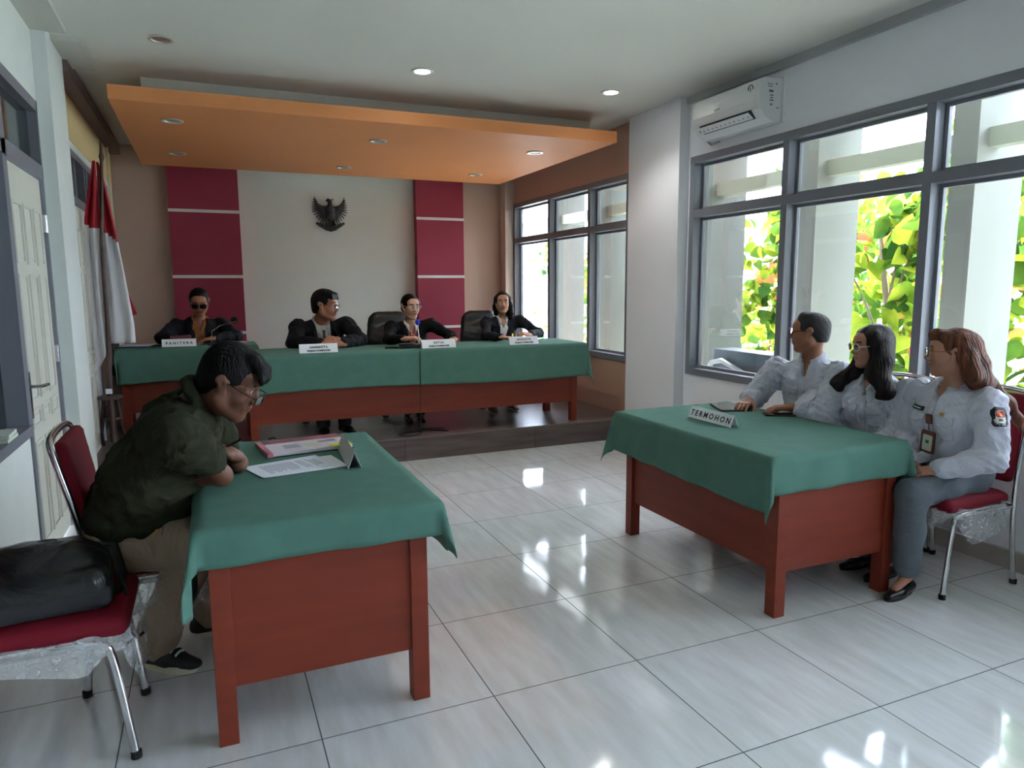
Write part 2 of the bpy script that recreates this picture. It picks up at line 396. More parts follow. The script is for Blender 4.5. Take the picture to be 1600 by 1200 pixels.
b = MB(); y0, y1 = 3.55, 5.95
b.box((XL-.08, y0, 2.4), (XL+.012, y1, 2.45)); b.box((XL-.08, y0, 2.06), (XL+.01, y1, 2.12))
for y in (y0, 4.0, 4.45, 4.6, 5.15, y1-.04): b.box((XL-.08, y, .2 if y in (y0, 4.45, y1-.04) else 2.06), (XL+.008, y+.035, 2.45))
o = b.build('window_5', GREYF); o['kind'] = 'structure'
MB().box((XL-.06, y0, 2.1), (XL-.05, y1, 2.42)).build('window_pane', DARK, o)
MB().box((XL-.06, 4.47, .2), (XL-.05, y1, 2.08)).build('window_pane', DARK, o)
panel_door('door_2', XL-.005, 3.6, 4.44, .205, 2.06)
MB().tube([(XL+.02, 6.1, ZS), (XL+.02, 6.1, 2.9)], .012, 8).build('trim_24', mat('cream_conduit', (214, 196, 160), .5)); bpy.data.objects['trim_24']['kind'] = 'structure'

# orange dropped ceiling panel
slab('ceiling_panel_orange', (-1.98, 3.36, 2.7), (1.94, 6.08, 2.795), ORANGE)
slab('ceiling_panel_upstand', (-1.80, 3.76, 2.795), (1.90, 6.4, ZC), mat('upstand_paint', (206, 208, 196), .7))

def downlight(x, y, z, lit, label, group):
    e = empty('downlight', (x, y, z), label, 'ceiling light', group)
    autosmooth(MB().lathe([(.060, 0), (.078, -.001), (.080, -.006), (.074, -.010), (.056, -.008), (.052, .0)], (x, y, z), 28).build('trim_ring', WHITE if lit else mat('silver_ring', (205, 200, 190), .3, .4), e))
    if lit:
        autosmooth(MB().lathe([(.052, -.0015), (.050, -.004), (.002, -.006)], (x, y, z), 24).build('diffuser', mat('lit_diffuser', (255, 252, 244), .5, emis=9), e))
    else:
        autosmooth(MB().lathe([(.052, -.001), (.03, -.003), (.012, -.0035)], (x, y, z), 24).build('reflector', mat('unlit_reflector', (150, 142, 128), .3, .6), e))
    return e
downlight(-1.62, 2.84, ZC, False, 'unlit recessed downlight in the white ceiling near the left wall', 'ceiling downlights')
downlight(.035, 2.86, ZC, True, 'glowing recessed downlight in the white ceiling above the middle of the room', 'ceiling downlights')
downlight(1.555, 2.83, ZC, True, 'glowing recessed downlight in the white ceiling nearest the air conditioner', 'ceiling downlights')
for (x, y, t) in ((-1.614, 3.88, 'front left'), (-.019, 4.05, 'front middle'), (1.46, 4.03, 'front right'), (-1.626, 5.28, 'rear left, nearest the flag'), (-.057, 5.5, 'rear middle, nearest the eagle emblem'), (1.405, 5.48, 'rear right')):
    downlight(x, y, 2.7, False, 'unlit downlight in the orange dropped ceiling, ' + t + ' one', 'downlights in the orange panel')
for (x, y) in ((.035, 2.86), (1.555, 2.83)):
    ld = bpy.data.lights.new('downlight_glow', 'SPOT'); ld.energy = 5; ld.spot_size = 2.2; ld.spot_blend = .6; ld.shadow_soft_size = .05; ld.color = (1, .97, .92)
    lo = bpy.data.objects.new('downlight_glow', ld); lo.location = (x, y, ZC-.02); COL.objects.link(lo)

# ---------------------------------------------------------------- outside
slab('ground_outside', (XR+TH, -14, -.25), (26, 22, -.06), mat('outside_ground', (188, 193, 192), .9, var=.12, vscale=1))
slab('veranda_floor', (XR+TH, -6, -.06), (3.7, 8, -.02), mat('veranda_concrete', (190, 188, 180), .8))
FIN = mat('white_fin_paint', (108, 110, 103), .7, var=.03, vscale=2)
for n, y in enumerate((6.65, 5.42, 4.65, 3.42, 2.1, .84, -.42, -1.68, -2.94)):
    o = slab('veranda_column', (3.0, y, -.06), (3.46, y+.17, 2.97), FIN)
slab('veranda_beam', (3.1, -6, 2.3), (3.2, 8, 2.42), mat('beam_paint', (150, 154, 138), .7))
slab('roof_eave', (XR+TH, -6, 2.97), (3.55, 8, 3.1), WHITE)
# ---------------------------------------------------------------- implicit-surface modelling (numpy)
def V(*a): return np.array(a if len(a) > 1 else a[0], dtype=float)
def nrm(v): v = np.asarray(v, float); return v/np.linalg.norm(v)
def lerp(a, b, t): return np.asarray(a, float)*(1-t)+np.asarray(b, float)*t

class Sdf:
    def __init__(s): s.p = []
    def cone(s, a, b, ra, rb, k=.02, op='u', flat=None):
        """round cone a-b; flat=(axis, factor): cross-section scaled by factor along axis"""
        a = np.asarray(a, float); b = np.asarray(b, float); rm = max(ra, rb); fx = 1
        if flat is not None: fx = max(1, flat[1]); fa = nrm(flat[0])
        def f(X, Y, Z):
            ab = b-a; L = ab@ab+1e-12
            px, py, pz = X-a[0], Y-a[1], Z-a[2]
            t = np.clip((px*ab[0]+py*ab[1]+pz*ab[2])/L, 0, 1)
            px = px-t*ab[0]; py = py-t*ab[1]; pz = pz-t*ab[2]
            if flat is not None:
                q = (px*fa[0]+py*fa[1]+pz*fa[2])*(1/flat[1]-1)
                px = px+q*fa[0]; py = py+q*fa[1]; pz = pz+q*fa[2]
            return np.sqrt(px*px+py*py+pz*pz)-(ra+(rb-ra)*t)
        s.p.append((f, np.minimum(a, b)-rm*fx, np.maximum(a, b)+rm*fx, k, op)); return s
    def chain(s, pts, rs, k=.02, op='u', flat=None):
        for i in range(len(pts)-1): s.cone(pts[i], pts[i+1], rs[i], rs[i+1], k, op, flat)
        return s
    def ell(s, c, r, R=None, k=.02, op='u'):
        c = np.asarray(c, float); r = np.asarray(r, float); R = np.eye(3) if R is None else R; rm = max(r)
        def f(X, Y, Z):
            px, py, pz = X-c[0], Y-c[1], Z-c[2]
            q = [(px*R[0, i]+py*R[1, i]+pz*R[2, i]) for i in range(3)]
            k0 = np.sqrt(sum((q[i]/r[i])**2 for i in range(3))); k1 = np.sqrt(sum((q[i]/r[i]**2)**2 for i in range(3)))+1e-9
            return k0*(k0-1)/k1
        s.p.append((f, c-rm, c+rm, k, op)); return s
    def box(s, c, h, R=None, rad=.01, k=.01, op='u'):
        c = np.asarray(c, float); h = np.asarray(h, float); R = np.eye(3) if R is None else R; rm = np.linalg.norm(h)
        def f(X, Y, Z):
            px, py, pz = X-c[0], Y-c[1], Z-c[2]
            q = [abs(px*R[0, i]+py*R[1, i]+pz*R[2, i])-(h[i]-rad) for i in range(3)]
            return np.sqrt(sum(np.maximum(w, 0)**2 for w in q))+np.minimum(np.maximum(np.maximum(q[0], q[1]), q[2]), 0)-rad
        s.p.append((f, c-rm, c+rm, k, op)); return s
    def cut(s, c, n, k=.004):
        """removes everything on the +n side of the plane through c"""
        c = np.asarray(c, float); n = nrm(n)
        f = lambda X, Y, Z: (X-c[0])*n[0]+(Y-c[1])*n[1]+(Z-c[2])*n[2]
        s.p.append((f, V(-99, -99, -99), V(99, 99, 99), k, 'i')); return s
    def fn(s, f, lo=(-99,)*3, hi=(99,)*3, k=0, op='add'):
        s.p.append((f, np.asarray(lo, float), np.asarray(hi, float), k, op)); return s
    def bounds(s):
        u = [q for q in s.p if q[4] == 'u']
        return np.min([q[1] for q in u], 0), np.max([q[2] for q in u], 0)
    def grid(s, step, fine=()):
        """fine: list of (centre, half size, step)"""
        lo, hi = s.bounds(); ax = []
        for i in range(3):
            x = lo[i]-.02-step; out = [x]
            while x < hi[i]+.02+step:
                st = step
                for (c, hs, fs) in fine:
                    h = hs[i] if hasattr(hs, '__len__') else hs
                    if abs(x-c[i]) < h: st = min(st, fs)
                    elif x < c[i]-h and x+st > c[i]-h: st = min(st, max(fs, c[i]-h-x))
                x += st; out.append(x)
            ax.append(np.array(out, dtype=np.float32))
        return ax
    def field(s, ax):
        D = np.full([len(a) for a in ax], .5, dtype=np.float32)
        for f, lo, hi, k, op in s.p:
            m = k+.03; sl = []
            for i in range(3):
                a = max(0, np.searchsorted(ax[i], lo[i]-m)-1); b = min(len(ax[i]), np.searchsorted(ax[i], hi[i]+m)+1); sl.append(slice(a, b))
            if any(q.stop <= q.start for q in sl): continue
            X = ax[0][sl[0]][:, None, None]; Y = ax[1][sl[1]][None, :, None]; Z = ax[2][sl[2]][None, None, :]
            sl = tuple(sl); o = D[sl]; d = f(X, Y, Z).astype(np.float32)
            if op == 'add': D[sl] = o+d; continue
            if op == 'u':
                h = np.clip(.5+.5*(o-d)/k, 0, 1); D[sl] = o*(1-h)+d*h-k*h*(1-h)
            else:
                if op == 's': d = -d
                h = np.clip(.5-.5*(o-d)/k, 0, 1); D[sl] = o*(1-h)+d*h+k*h*(1-h)
        return D
    def mesh(s, step=.01, fine=(), smooth=0):
        ax = s.grid(step, fine); return nets(s.field(ax), ax, smooth)

def nets(D, ax, smooth=0):
    S = D < 0; nx, ny, nz = D.shape
    c = np.zeros((nx-1, ny-1, nz-1), dtype=np.int8)
    for a in (0, 1):
        for b in (0, 1):
            for d in (0, 1): c += S[a:nx-1+a, b:ny-1+b, d:nz-1+d]
    act = (c > 0) & (c < 8); ids = np.argwhere(act); N = len(ids)
    idx = np.full(act.shape, -1, dtype=np.int32); idx[act] = np.arange(N)
    pos = np.zeros((N, 3)); cnt = np.zeros(N)
    cor = {}
    for a in (0, 1):
        for b in (0, 1):
            for d in (0, 1): cor[a, b, d] = D[ids[:, 0]+a, ids[:, 1]+b, ids[:, 2]+d]
    P = lambda a, b, d: np.stack([ax[0][ids[:, 0]+a], ax[1][ids[:, 1]+b], ax[2][ids[:, 2]+d]], 1)
    ks = list(cor)
    for i, p in enumerate(ks):
        for q in ks[i+1:]:
            if sum(abs(p[j]-q[j]) for j in range(3)) != 1: continue
            dp, dq = cor[p], cor[q]; m = (dp < 0) != (dq < 0)
            t = np.where(m, dp/(dp-dq+1e-12), 0)[:, None]
            pos += np.where(m[:, None], P(*p)*(1-t)+P(*q)*t, 0); cnt += m
    pos /= np.maximum(cnt, 1)[:, None]
    F = []
    for axi in range(3):
        o = [(axi+1) % 3, (axi+2) % 3]
        sh = [slice(0, n) for n in D.shape]; A = [slice(1, n-1) for n in D.shape]; B = [slice(1, n-1) for n in D.shape]
        A[axi] = slice(0, D.shape[axi]-1); B[axi] = slice(1, D.shape[axi])
        sa, sb = S[tuple(A)], S[tuple(B)]
        e = np.argwhere(sa != sb)
        if not len(e): continue
        fl = sa[e[:, 0], e[:, 1], e[:, 2]]
        base = e.copy(); base[:, o[0]] += 1; base[:, o[1]] += 1
        def cell(d0, d1):
            q = base.copy(); q[:, o[0]] += d0; q[:, o[1]] += d1; return idx[q[:, 0], q[:, 1], q[:, 2]]
        q = np.stack([cell(-1, -1), cell(0, -1), cell(0, 0), cell(-1, 0)], 1)
        q[~fl] = q[~fl][:, ::-1]; F.append(q)
    F = np.concatenate(F) if F else np.zeros((0, 4), np.int32)
    F = F[(F >= 0).all(1)]
    for _ in range(smooth):
        acc = np.zeros_like(pos); n = np.zeros(len(pos))
        for k in range(4):
            a, b = F[:, k], F[:, (k+1) % 4]
            for j in range(3): acc[:, j] += np.bincount(a, pos[b, j], len(pos))+np.bincount(b, pos[a, j], len(pos))
            n += np.bincount(a, minlength=len(pos))+np.bincount(b, minlength=len(pos))
        pos = pos*.5+.5*acc/np.maximum(n, 1)[:, None]
    return pos, F

def folds(amp, sc=1.0, seed=0, along=None, axis=None):
    """cloth wrinkles as a distance offset"""
    rng = np.random.RandomState(seed); ws = []
    for i in range(5):
        w = rng.normal(size=3); w = w/np.linalg.norm(w)
        if along is not None: w = w-along*(w@along)*.75
        ws.append((w*(22+18*rng.rand())*sc, rng.rand()*6.28, rng.normal(size=3)*9*sc))
    def f(X, Y, Z):
        o = 0
        for (w, ph, w2) in ws:
            q = np.sin(X*w2[0]+Y*w2[1]+Z*w2[2]+ph)*1.3
            o = o+np.abs(np.sin(X*w[0]+Y*w[1]+Z*w[2]+ph+q))
        return amp*(o/len(ws)-.64)*2
    return f

def bvh_of(o):
    me = o.data; vs = [v.co.copy() for v in me.vertices]; return BVHTree.FromPolygons(vs, [tuple(p.vertices) for p in me.polygons])

def decal(bvh, M, outline, name, m, parent, lift=.003, thick=.0015, res=.008, dist=.25, smooth=True):
    """a patch of cloth or print laid onto a surface: outline (in M's xy plane, metres) is
    projected along -z of M onto the mesh and given a thickness; it hugs the surface"""
    from mathutils.geometry import delaunay_2d_cdt
    ol = [Vector(p) for p in outline]; n = len(ol); pts = []
    for i in range(n):
        a, b = ol[i], ol[(i+1) % n]; k = max(1, int((b-a).length/res))
        for j in range(k): pts.append(a.lerp(b, j/k))
    nb = len(pts); edges = [(i, (i+1) % nb) for i in range(nb)]
    x0 = min(p.x for p in pts); x1 = max(p.x for p in pts); y0 = min(p.y for p in pts); y1 = max(p.y for p in pts)
    def inside(x, y):
        c = False
        for i in range(nb):
            a, b = pts[i], pts[(i+1) % nb]
            if (a.y > y) != (b.y > y) and x < (b.x-a.x)*(y-a.y)/(b.y-a.y)+a.x: c = not c
        return c
    x = x0+res*.5
    inner = []
    while x < x1:
        y = y0+res*.5
        while y < y1:
            if inside(x, y) and min((Vector((x, y))-p).length for p in pts[:nb]) > res*.45: inner.append(Vector((x, y)))
            y += res
        x += res
    vs, es, fs, *_ = delaunay_2d_cdt(pts+inner, edges, [], 1, 1e-6)
    z = (M.to_3x3()@Vector((0, 0, 1))).normalized(); top = []; last = None
    for v in vs:
        o = M@Vector((v.x, v.y, dist)); hit = bvh.ray_cast(o, -z, dist*2.2)[0]
        if hit is None: hit = (M@Vector((v.x, v.y, 0)) if last is None else M@Vector((v.x, v.y, last)))
        last = (M.inverted()@hit).z; top.append(hit+z*lift)
    if not top: return None
    bot = [p-z*thick for p in top]; N = len(top); fc = []
    for f in fs:
        f = list(f); nn = (top[f[1]]-top[f[0]]).cross(top[f[2]]-top[f[0]])
        if nn.dot(z) < 0: f = f[::-1]
        fc.append(f); fc.append([i+N for i in f[::-1]])
    cnt = {}
    for f in fc[::2]:
        for i in range(len(f)): cnt[(f[i], f[(i+1) % len(f)])] = 1
    for (a, b) in list(cnt):
        if (b, a) not in cnt: fc.append([b, a, a+N, b+N])
    return obj(name, top+bot, fc, m, parent, smooth)

def rrect(w, h, r=.004, n=3):
    p = []
    for cx, cy, a in ((w/2-r, h/2-r, 0), (-w/2+r, h/2-r, 90), (-w/2+r, -h/2+r, 180), (w/2-r, -h/2+r, 270)):
        for i in range(n+1):
            t = math.radians(a+90*i/n); p.append((cx+r*math.cos(t), cy+r*math.sin(t)))
    return p
def ellp(a, b, n=18, c=(0, 0)): return [(c[0]+a*math.cos(2*math.pi*i/n), c[1]+b*math.sin(2*math.pi*i/n)) for i in range(n)]
# ---------------------------------------------------------------- people
SKIN_RGB = {'tan': (154, 100, 74), 'brown': (104, 64, 45), 'light': (196, 146, 120), 'mid': (172, 120, 96)}
def skin(kind):
    c = SKIN_RGB[kind]; m = mat('skin_'+kind, c, .5, var=.06, vscale=18, bump=.04, bscale=220)
    b = m.node_tree.nodes['Principled BSDF']; b.inputs['Subsurface Weight'].default_value = .12; b.inputs['Subsurface Radius'].default_value = (.012, .004, .002); return m
LIPS = {k: mat('lips_'+k, tuple(int(v*w) for v, w in zip(c, (.92, .68, .68))), .45) for k, c in SKIN_RGB.items()}
HAIRB = mat('black_hair', (11, 10, 11), .5, spec=.16, var=.35, vscale=30, stretch=(1, 1, .25), bump=.5, bscale=120)
HAIRR = mat('reddish_brown_hair', (100, 58, 40), .5, spec=.2, var=.75, vscale=42, stretch=(1, 1, .10), bump=.5, bscale=110)
HAIRD = mat('dark_brown_hair', (26, 19, 18), .5, spec=.2, var=.3, vscale=26, stretch=(1, 1, .2), bump=.5, bscale=110)
EYEW = mat('eye_white', (214, 208, 202), .25); IRIS = mat('dark_iris', (34, 22, 18), .15)

class Person: pass

def head_frame(C, fwd, up=(0, 0, 1), s=1.0):
    f = nrm(fwd); x = nrm(np.cross(f, np.asarray(up, float))); u = np.cross(x, f)
    R = np.stack([x, f, u], 1)      # columns: right, forward, up
    C = np.asarray(C, float)
    H = lambda a, b, c: C+R@V(a*s, b*s, c*s)
    return H, R

def head_sdf(S, C, fwd, up, s=1.0, female=False, fat=0.0, mouth_open=0, ears=True):
    H, R = head_frame(C, fwd, up, s)
    E = lambda c, r, k=.02, op='u': S.ell(H(*c), V(r)*s, R, k*s, op)
    K = lambda a, b, ra, rb, k=.015, op='u', flat=None: S.cone(H(*a), H(*b), ra*s, rb*s, k*s, op, flat)
    E((0, -.014, .034), (.074, .095, .084), .03)
    E((0, .026, -.026), (.060+fat*.4, .062, .082), .035)
    jw = .052 if not female else .047
    for sx in (-1, 1):
        K((sx*(jw+fat), .0, -.052), (sx*.016, .060, -.094), .021+fat*.6, .017+fat*.3, .03)
        E((sx*(.034+fat*.4), .058, -.026), (.027+fat*.5, .026, .028), .025)
        E((sx*.042, .068, .008), (.016, .016, .010), .02)         # cheekbone
    E((0, .070, -.094), (.020, .017, .015), .022)                  # chin
    K((-.036, .076, .034), (.036, .076, .034), .012 if not female else .010, .012 if not female else .010, .02)
    E((0, .058, .052), (.055, .032, .034), .03)                    # forehead
    for sx in (-1, 1):
        E((sx*.031, .097, .012), (.019, .013, .011), .012, 's')    # eye sockets
        E((sx*.031, .0745, .012), (.0175, .0125, .0105), .005)      # closed over by lids
        E((sx*.031, .0895, .0105), (.0135, .0085, .0056), .003, 's')  # eye opening
    K((0, .080, .026), (0, .104, -.016), .0078, .0105, .014)
    E((0, .1085, -.0215), (.0125, .0115, .0105), .008)              # nose tip
    for sx in (-1, 1):
        E((sx*.0145, .096, -.0265), (.0085, .0105, .0085), .006)
        E((sx*.0070, .1030, -.0340), (.0032, .005, .003), .003, 's')
    E((0, .080, -.052), (.030, .014, .020), .02)                    # muzzle
    E((0, .0925, -.0505-mouth_open*.002), (.021, .0068, .0050), .006)
    E((0, .0905, -.0610-mouth_open*.010), (.018, .0070, .0058), .006)
    if mouth_open: E((0, .098, -.0560-mouth_open*.005), (.014, .014, .0045*mouth_open+.001), .003, 's')
    else: K((-.021, .096, -.0562), (.021, .096, -.0562), .0016, .0016, .003, 's')
    if ears:
        for sx in (-1, 1):
            a = V(sx*.080, -.010, .000)
            S.cone(H(sx*.073, .002, -.028), H(sx*.085, -.012, .024), .0110*s, .0155*s, .008*s, 'u', (R[:, 0], .5))
            S.cone(H(sx*.077, .004, .018), H(sx*.087, -.020, .016), .0110*s, .0110*s, .008*s, 'u', (R[:, 0], .45))
            E((sx*.088, -.004, .006), (.006, .0075, .013), .004, 's')
    return H, R

def hand_sdf(S, Wp, d, n, side, s=1.0, curl=(.3, .5, .4), spread=.0, thumb=.5, k=.006, rw=.026):
    """Wp wrist, d towards the fingers, n out of the palm, side +1/-1: thumb towards side*(d x n)"""
    d = nrm(d); n = nrm(np.asarray(n, float)-d*(np.asarray(n, float)@d)); t = np.cross(d, n)*side; Wp = np.asarray(Wp, float)
    R = np.stack([t, d, n], 1)
    S.cone(Wp-d*.03*s, Wp+d*.02*s, rw*s, rw*.98*s, .02*s, 'u', (n, .72))
    S.box(Wp+d*.050*s, V(.040, .046, .0135)*s, R, .0125*s, .016*s)
    tips = []
    for i, (off, L) in enumerate(((.030, .070), (.010, .078), (-.010, .073), (-.029, .058))):
        a = Wp+(d*.088*(1 if i in (1, 2) else .96)+t*off)*s; ang = 0; r = .0092*s if i < 3 else .0080*s; dd = nrm(d+t*spread*(1.5-i)*.22)
        for j, fr in enumerate((.45, .31, .24)):
            ang += curl[j]*(1+.12*(i-1)); v = dd*math.cos(ang)+n*math.sin(ang); b = a+v*L*fr*s
            S.cone(a, b, r, r*.92, .004*s); a = b; r *= .92
        tips.append(a)
    a = Wp+(d*.020+t*.028)*s; v = nrm(d*.62+t*.72+n*(.25+.3*thumb)); b = a+v*.040*s
    S.cone(a, b, .0150*s, .0115*s, .012*s); v2 = nrm(d*.88+t*.30+n*(.15+.55*thumb)); c = b+v2*.030*s
    S.cone(b, c, .0112*s, .0100*s, .005*s); S.cone(c, c+nrm(d+n*thumb*.7)*.022*s, .0100*s, .0082*s, .004*s)
    return tips

def eye_parts(parent, H, R, s, lids=True):
    for sx in (-1, 1):
        e = None
        for (nm, rad, fw, m) in (('eye', .0112, .0012, EYEW), ('iris', .0062, .0082, IRIS)):
            bm = bmesh.new(); bmesh.ops.create_uvsphere(bm, u_segments=12, v_segments=8, radius=rad*s)
            c = Vector(H(sx*.031, .0755+fw, .0108))
            o = obj(nm, [v.co+c for v in bm.verts], [[v.index for v in f.verts] for f in bm.faces], m, e or parent, True); bm.free(); e = e or o

def face_materials(o, H, R, C, s, hairm, lips, kind, brow=1.0, moustache=False, lipw=1.0, shadow=None):
    """lips, eyebrows and facial hair as material regions of the one body mesh"""
    me = o.data; n = len(me.polygons); cen = np.zeros(n*3, np.float32); me.polygons.foreach_get('center', cen)
    L = ((cen.reshape(-1, 3)-np.asarray(C))@R)/s; x, y, z = np.abs(L[:, 0]), L[:, 1], L[:, 2]; mi = np.zeros(n, np.int32)
    lip = (y > .078) & (x < .0225*lipw) & (z < -.0455-.12*x) & (z > -.0665+.30*x)
    mi[lip] = 1
    br = (y > .045) & (x > .013) & (x < .050) & (np.abs(z-(.0345+.004*np.sin((x-.013)/.037*2.6))) < .0036*brow)
    mi[br] = 2
    if moustache: mi[(y > .07) & (x < .030) & (z > -.0455-.25*x) & (z < -.0345-.12*x)] = 2
    me.polygons.foreach_set('material_index', mi); me.update()

def hair_cap(S, H, R, s, side=.018, nape=-.075, front=.066, thick=1.0, volume=0):
    """hair covering the skull above a hairline"""
    S.ell(H(0, -.016, .040+volume*.3), V(.0800+.001*thick, .1030, .0900+volume)*s, R, .02*s)
    S.ell(H(0, -.055, -.01), V(.066, .058, .072)*s, R, .02*s)
    S.ell(H(0, .084, .000), V(.0600, .050, front)*s, R, .010*s, 's')         # the face opening
    S.ell(H(0, .060, -.070), V(.085, .085, .075)*s, R, .010*s, 's')
    for sx in (-1, 1): S.ell(H(sx*.086, .006, -.014), V(.022, .026, .038)*s, R, .008*s, 's')
    S.cut(H(0, -.04, nape), -R[:, 2])

def strand_noise(amp, H, R, C, s, f1=60, f2=11):
    C = np.asarray(C)
    def f(X, Y, Z):
        px, py, pz = X-C[0], Y-C[1], Z-C[2]
        a = px*R[0, 0]+py*R[1, 0]+pz*R[2, 0]; b = px*R[0, 1]+py*R[1, 1]+pz*R[2, 1]; c = px*R[0, 2]+py*R[1, 2]+pz*R[2, 2]
        th = np.arctan2(b+.02, a+1e-5)
        return amp*(np.sin(th*f2*2.3+9*np.sin(c*18))+.6*np.sin(a*f1*2.2+c*30+3*np.sin(b*20)))
    return f

def shoe(name, A, toe, s, upper, sole, parent, heel=.0, style='shoe', ground=None):
    """A ankle joint, toe direction; sits on ground height"""
    A = np.asarray(A, float); t = nrm(V(toe[0], toe[1], 0)); x = V(t[1], -t[0], 0); g = A[2]-.08*s if ground is None else ground
    R = np.stack([x, t, V(0, 0, 1)], 1); B = V(A[0], A[1], g)
    P = lambda a, b, c: B+R@V(a, b, c)*s
    S = Sdf()
    if style == 'pump':
        S.cone(P(0, -.035, .030), P(0, .06, .022), .027*s, .030*s, .02*s, 'u', (V(0, 0, 1), .9)); S.cone(P(0, .06, .022), P(.0, .135, .018), .033*s, .022*s, .02*s, 'u', (V(0, 0, 1), .7))
        S.ell(P(0, .035, .062), V(.026, .066, .034)*s, R, .006*s, 's'); S.cut(P(0, 0, .006), (0, 0, -1))
    else:
        S.cone(P(0, -.045, .038), P(0, .06, .036), .036*s, .040*s, .02*s, 'u', (V(0, 0, 1), 1.0)); S.cone(P(0, .06, .034), P(.004, .150, .024), .042*s, .030*s, .02*s, 'u', (V(0, 0, 1), .75))
        S.cone(P(0, -.03, .06), P(0, .0, .085), .036*s, .037*s, .02*s); S.cut(P(0, 0, .095), (0, -.35, 1)); S.cut(P(0, 0, .018), (0, 0, -1))
    v, f = S.mesh(.006*s); o = obj(name, v, f, upper, parent, True)
    z0, z1 = (0, .010) if style == 'pump' else (0, .026)
    pr = []
    W_ = .030 if style == 'pump' else .043
    for i in range(28):
        a = 2*math.pi*i/28; ca, sa = math.cos(a), math.sin(a)
        w = W_*(1+.10*sa) if sa > 0 else W_*.86
        pr.append((w*ca, .048+(.112 if style != 'pump' else .106)*sa))
    b = MB(); M = Matrix(((x[0], t[0], 0, B[0]), (x[1], t[1], 0, B[1]), (0, 0, 1, B[2]), (0, 0, 0, 1)))
    b.prism([(p[0]*s, p[1]*s) for p in pr], M@Matrix.Translation((0, 0, z0*s)), (z1-z0)*s)
    autosmooth(b.build('sole', sole, o))
    return o

def build_person(J, label, skin_kind, hairfn, clothes, group=None, s=1.0, female=False, fat=0., mouth_open=0, step=.013,
                 facestep=.0036, handstep=.0042, brow=1.0, moustache=False, hairm=None, barefeet=False, name='person'):
    """J: joints in world coordinates. Body is one mesh; hair, clothes, shoes and eyeglasses are its children."""
    sk = skin(skin_kind); S = Sdf(); P = Person(); P.J = J; P.s = s
    pel, nk, C = V(J['pelvis']), V(J['neck']), V(J['head'])
    H, R = head_frame(C, J['face'], J.get('headup', (0, 0, 1)), s)
    fw = nrm(J['front']); up = nrm(nk-pel); rt = nrm(np.cross(fw, up)); P.fw, P.up, P.rt = fw, up, rt
    RT = np.stack([rt, np.cross(up, rt), up], 1); P.RT = RT
    cw, cd = J.get('chest', (.155, .105)); bw, bd = J.get('belly', (.14, .10))
    thin = .88
    ch = lerp(pel, nk, .68); be = lerp(pel, nk, .30)
    S.ell(ch, V(cw*thin, cd*thin, .17*s), RT, .05); S.ell(be, V(bw*thin, bd*thin, .14*s), RT, .05); S.ell(pel, V(.15*s, .11*s, .10*s)*thin, RT, .05)
    S.cone(nk-up*.03, H(0, -.022, -.055), (.052 if not female else .044)*s+fat*.5, (.053 if not female else .046)*s+fat*.6, .03)
    S.cone(V(J['sl'])-up*.02, V(J['sr'])-up*.02, .034*s, .034*s, .04)
    S.cone(nk-up*.06, lerp(nk, J['sl'], .7)-up*.035, .036*s, .030*s, .03); S.cone(nk-up*.06, lerp(nk, J['sr'], .7)-up*.035, .036*s, .030*s, .03)
    fa = 1.0 if not female else .88
    for c in 'lr':
        S.chain([J['s'+c], lerp(J['s'+c], J['e'+c], .5), J['e'+c]], [.044*s*fa, .040*s*fa, .034*s*fa], .03)
        S.chain([J['e'+c], lerp(J['e'+c], J['w'+c], .35), J['w'+c]], [.035*s*fa, .034*s*fa, .026*s*fa], .02)
        if 'k'+c in J:
            S.chain([J['h'+c], J['k'+c]], [.068*s, .050*s], .05); S.chain([J['k'+c], lerp(J['k'+c], J['a'+c], .35), J['a'+c]], [.047*s, .046*s, .030*s], .03)
            if barefeet:
                t = nrm(V(J['toe'+c])); S.cone(V(J['a'+c])-V(0, 0, .02*s), V(J['a'+c])+t*.10*s-V(0, 0, .052*s), .028*s, .022*s, .02*s, 'u', (V(0, 0, 1), .8))
        h = J.get('hand'+c)
        if h: hand_sdf(S, J['w'+c], h['d'], h['n'], h.get('side', 1), s*(.95 if female else 1.0)*h.get('s', 1), h.get('curl', (.3, .5, .4)), h.get('spread', 0.3), h.get('thumb', .5), rw=.026*fa)
    n0 = len(S.p)
    head_sdf(S, C, J['face'], J.get('headup', (0, 0, 1)), s, female, fat, mouth_open)
    fine = [(C+R@V(0, .02, -.01)*s, .125*s, facestep)]
    for c in 'lr':
        if J.get('hand'+c): fine.append((V(J['w'+c])+nrm(J['hand'+c]['d'])*.09*s, .105*s, handstep))
    v, f = S.mesh(step, fine)
    org = V(J.get('base', (pel[0], pel[1], 0)))
    root = empty(name, tuple(org), label, 'person', group); P.root = root
    body = obj('body', v, f, [sk, LIPS[skin_kind], hairm or HAIRB], root, True); P.body = body
    face_materials(body, H, R, C, s, hairm or HAIRB, None, skin_kind, brow, moustache)
    eye_parts(root, H, R, s); P.H, P.R, P.C = H, R, C
    if hairfn: hairfn(P)
    clothes(P)
    return P

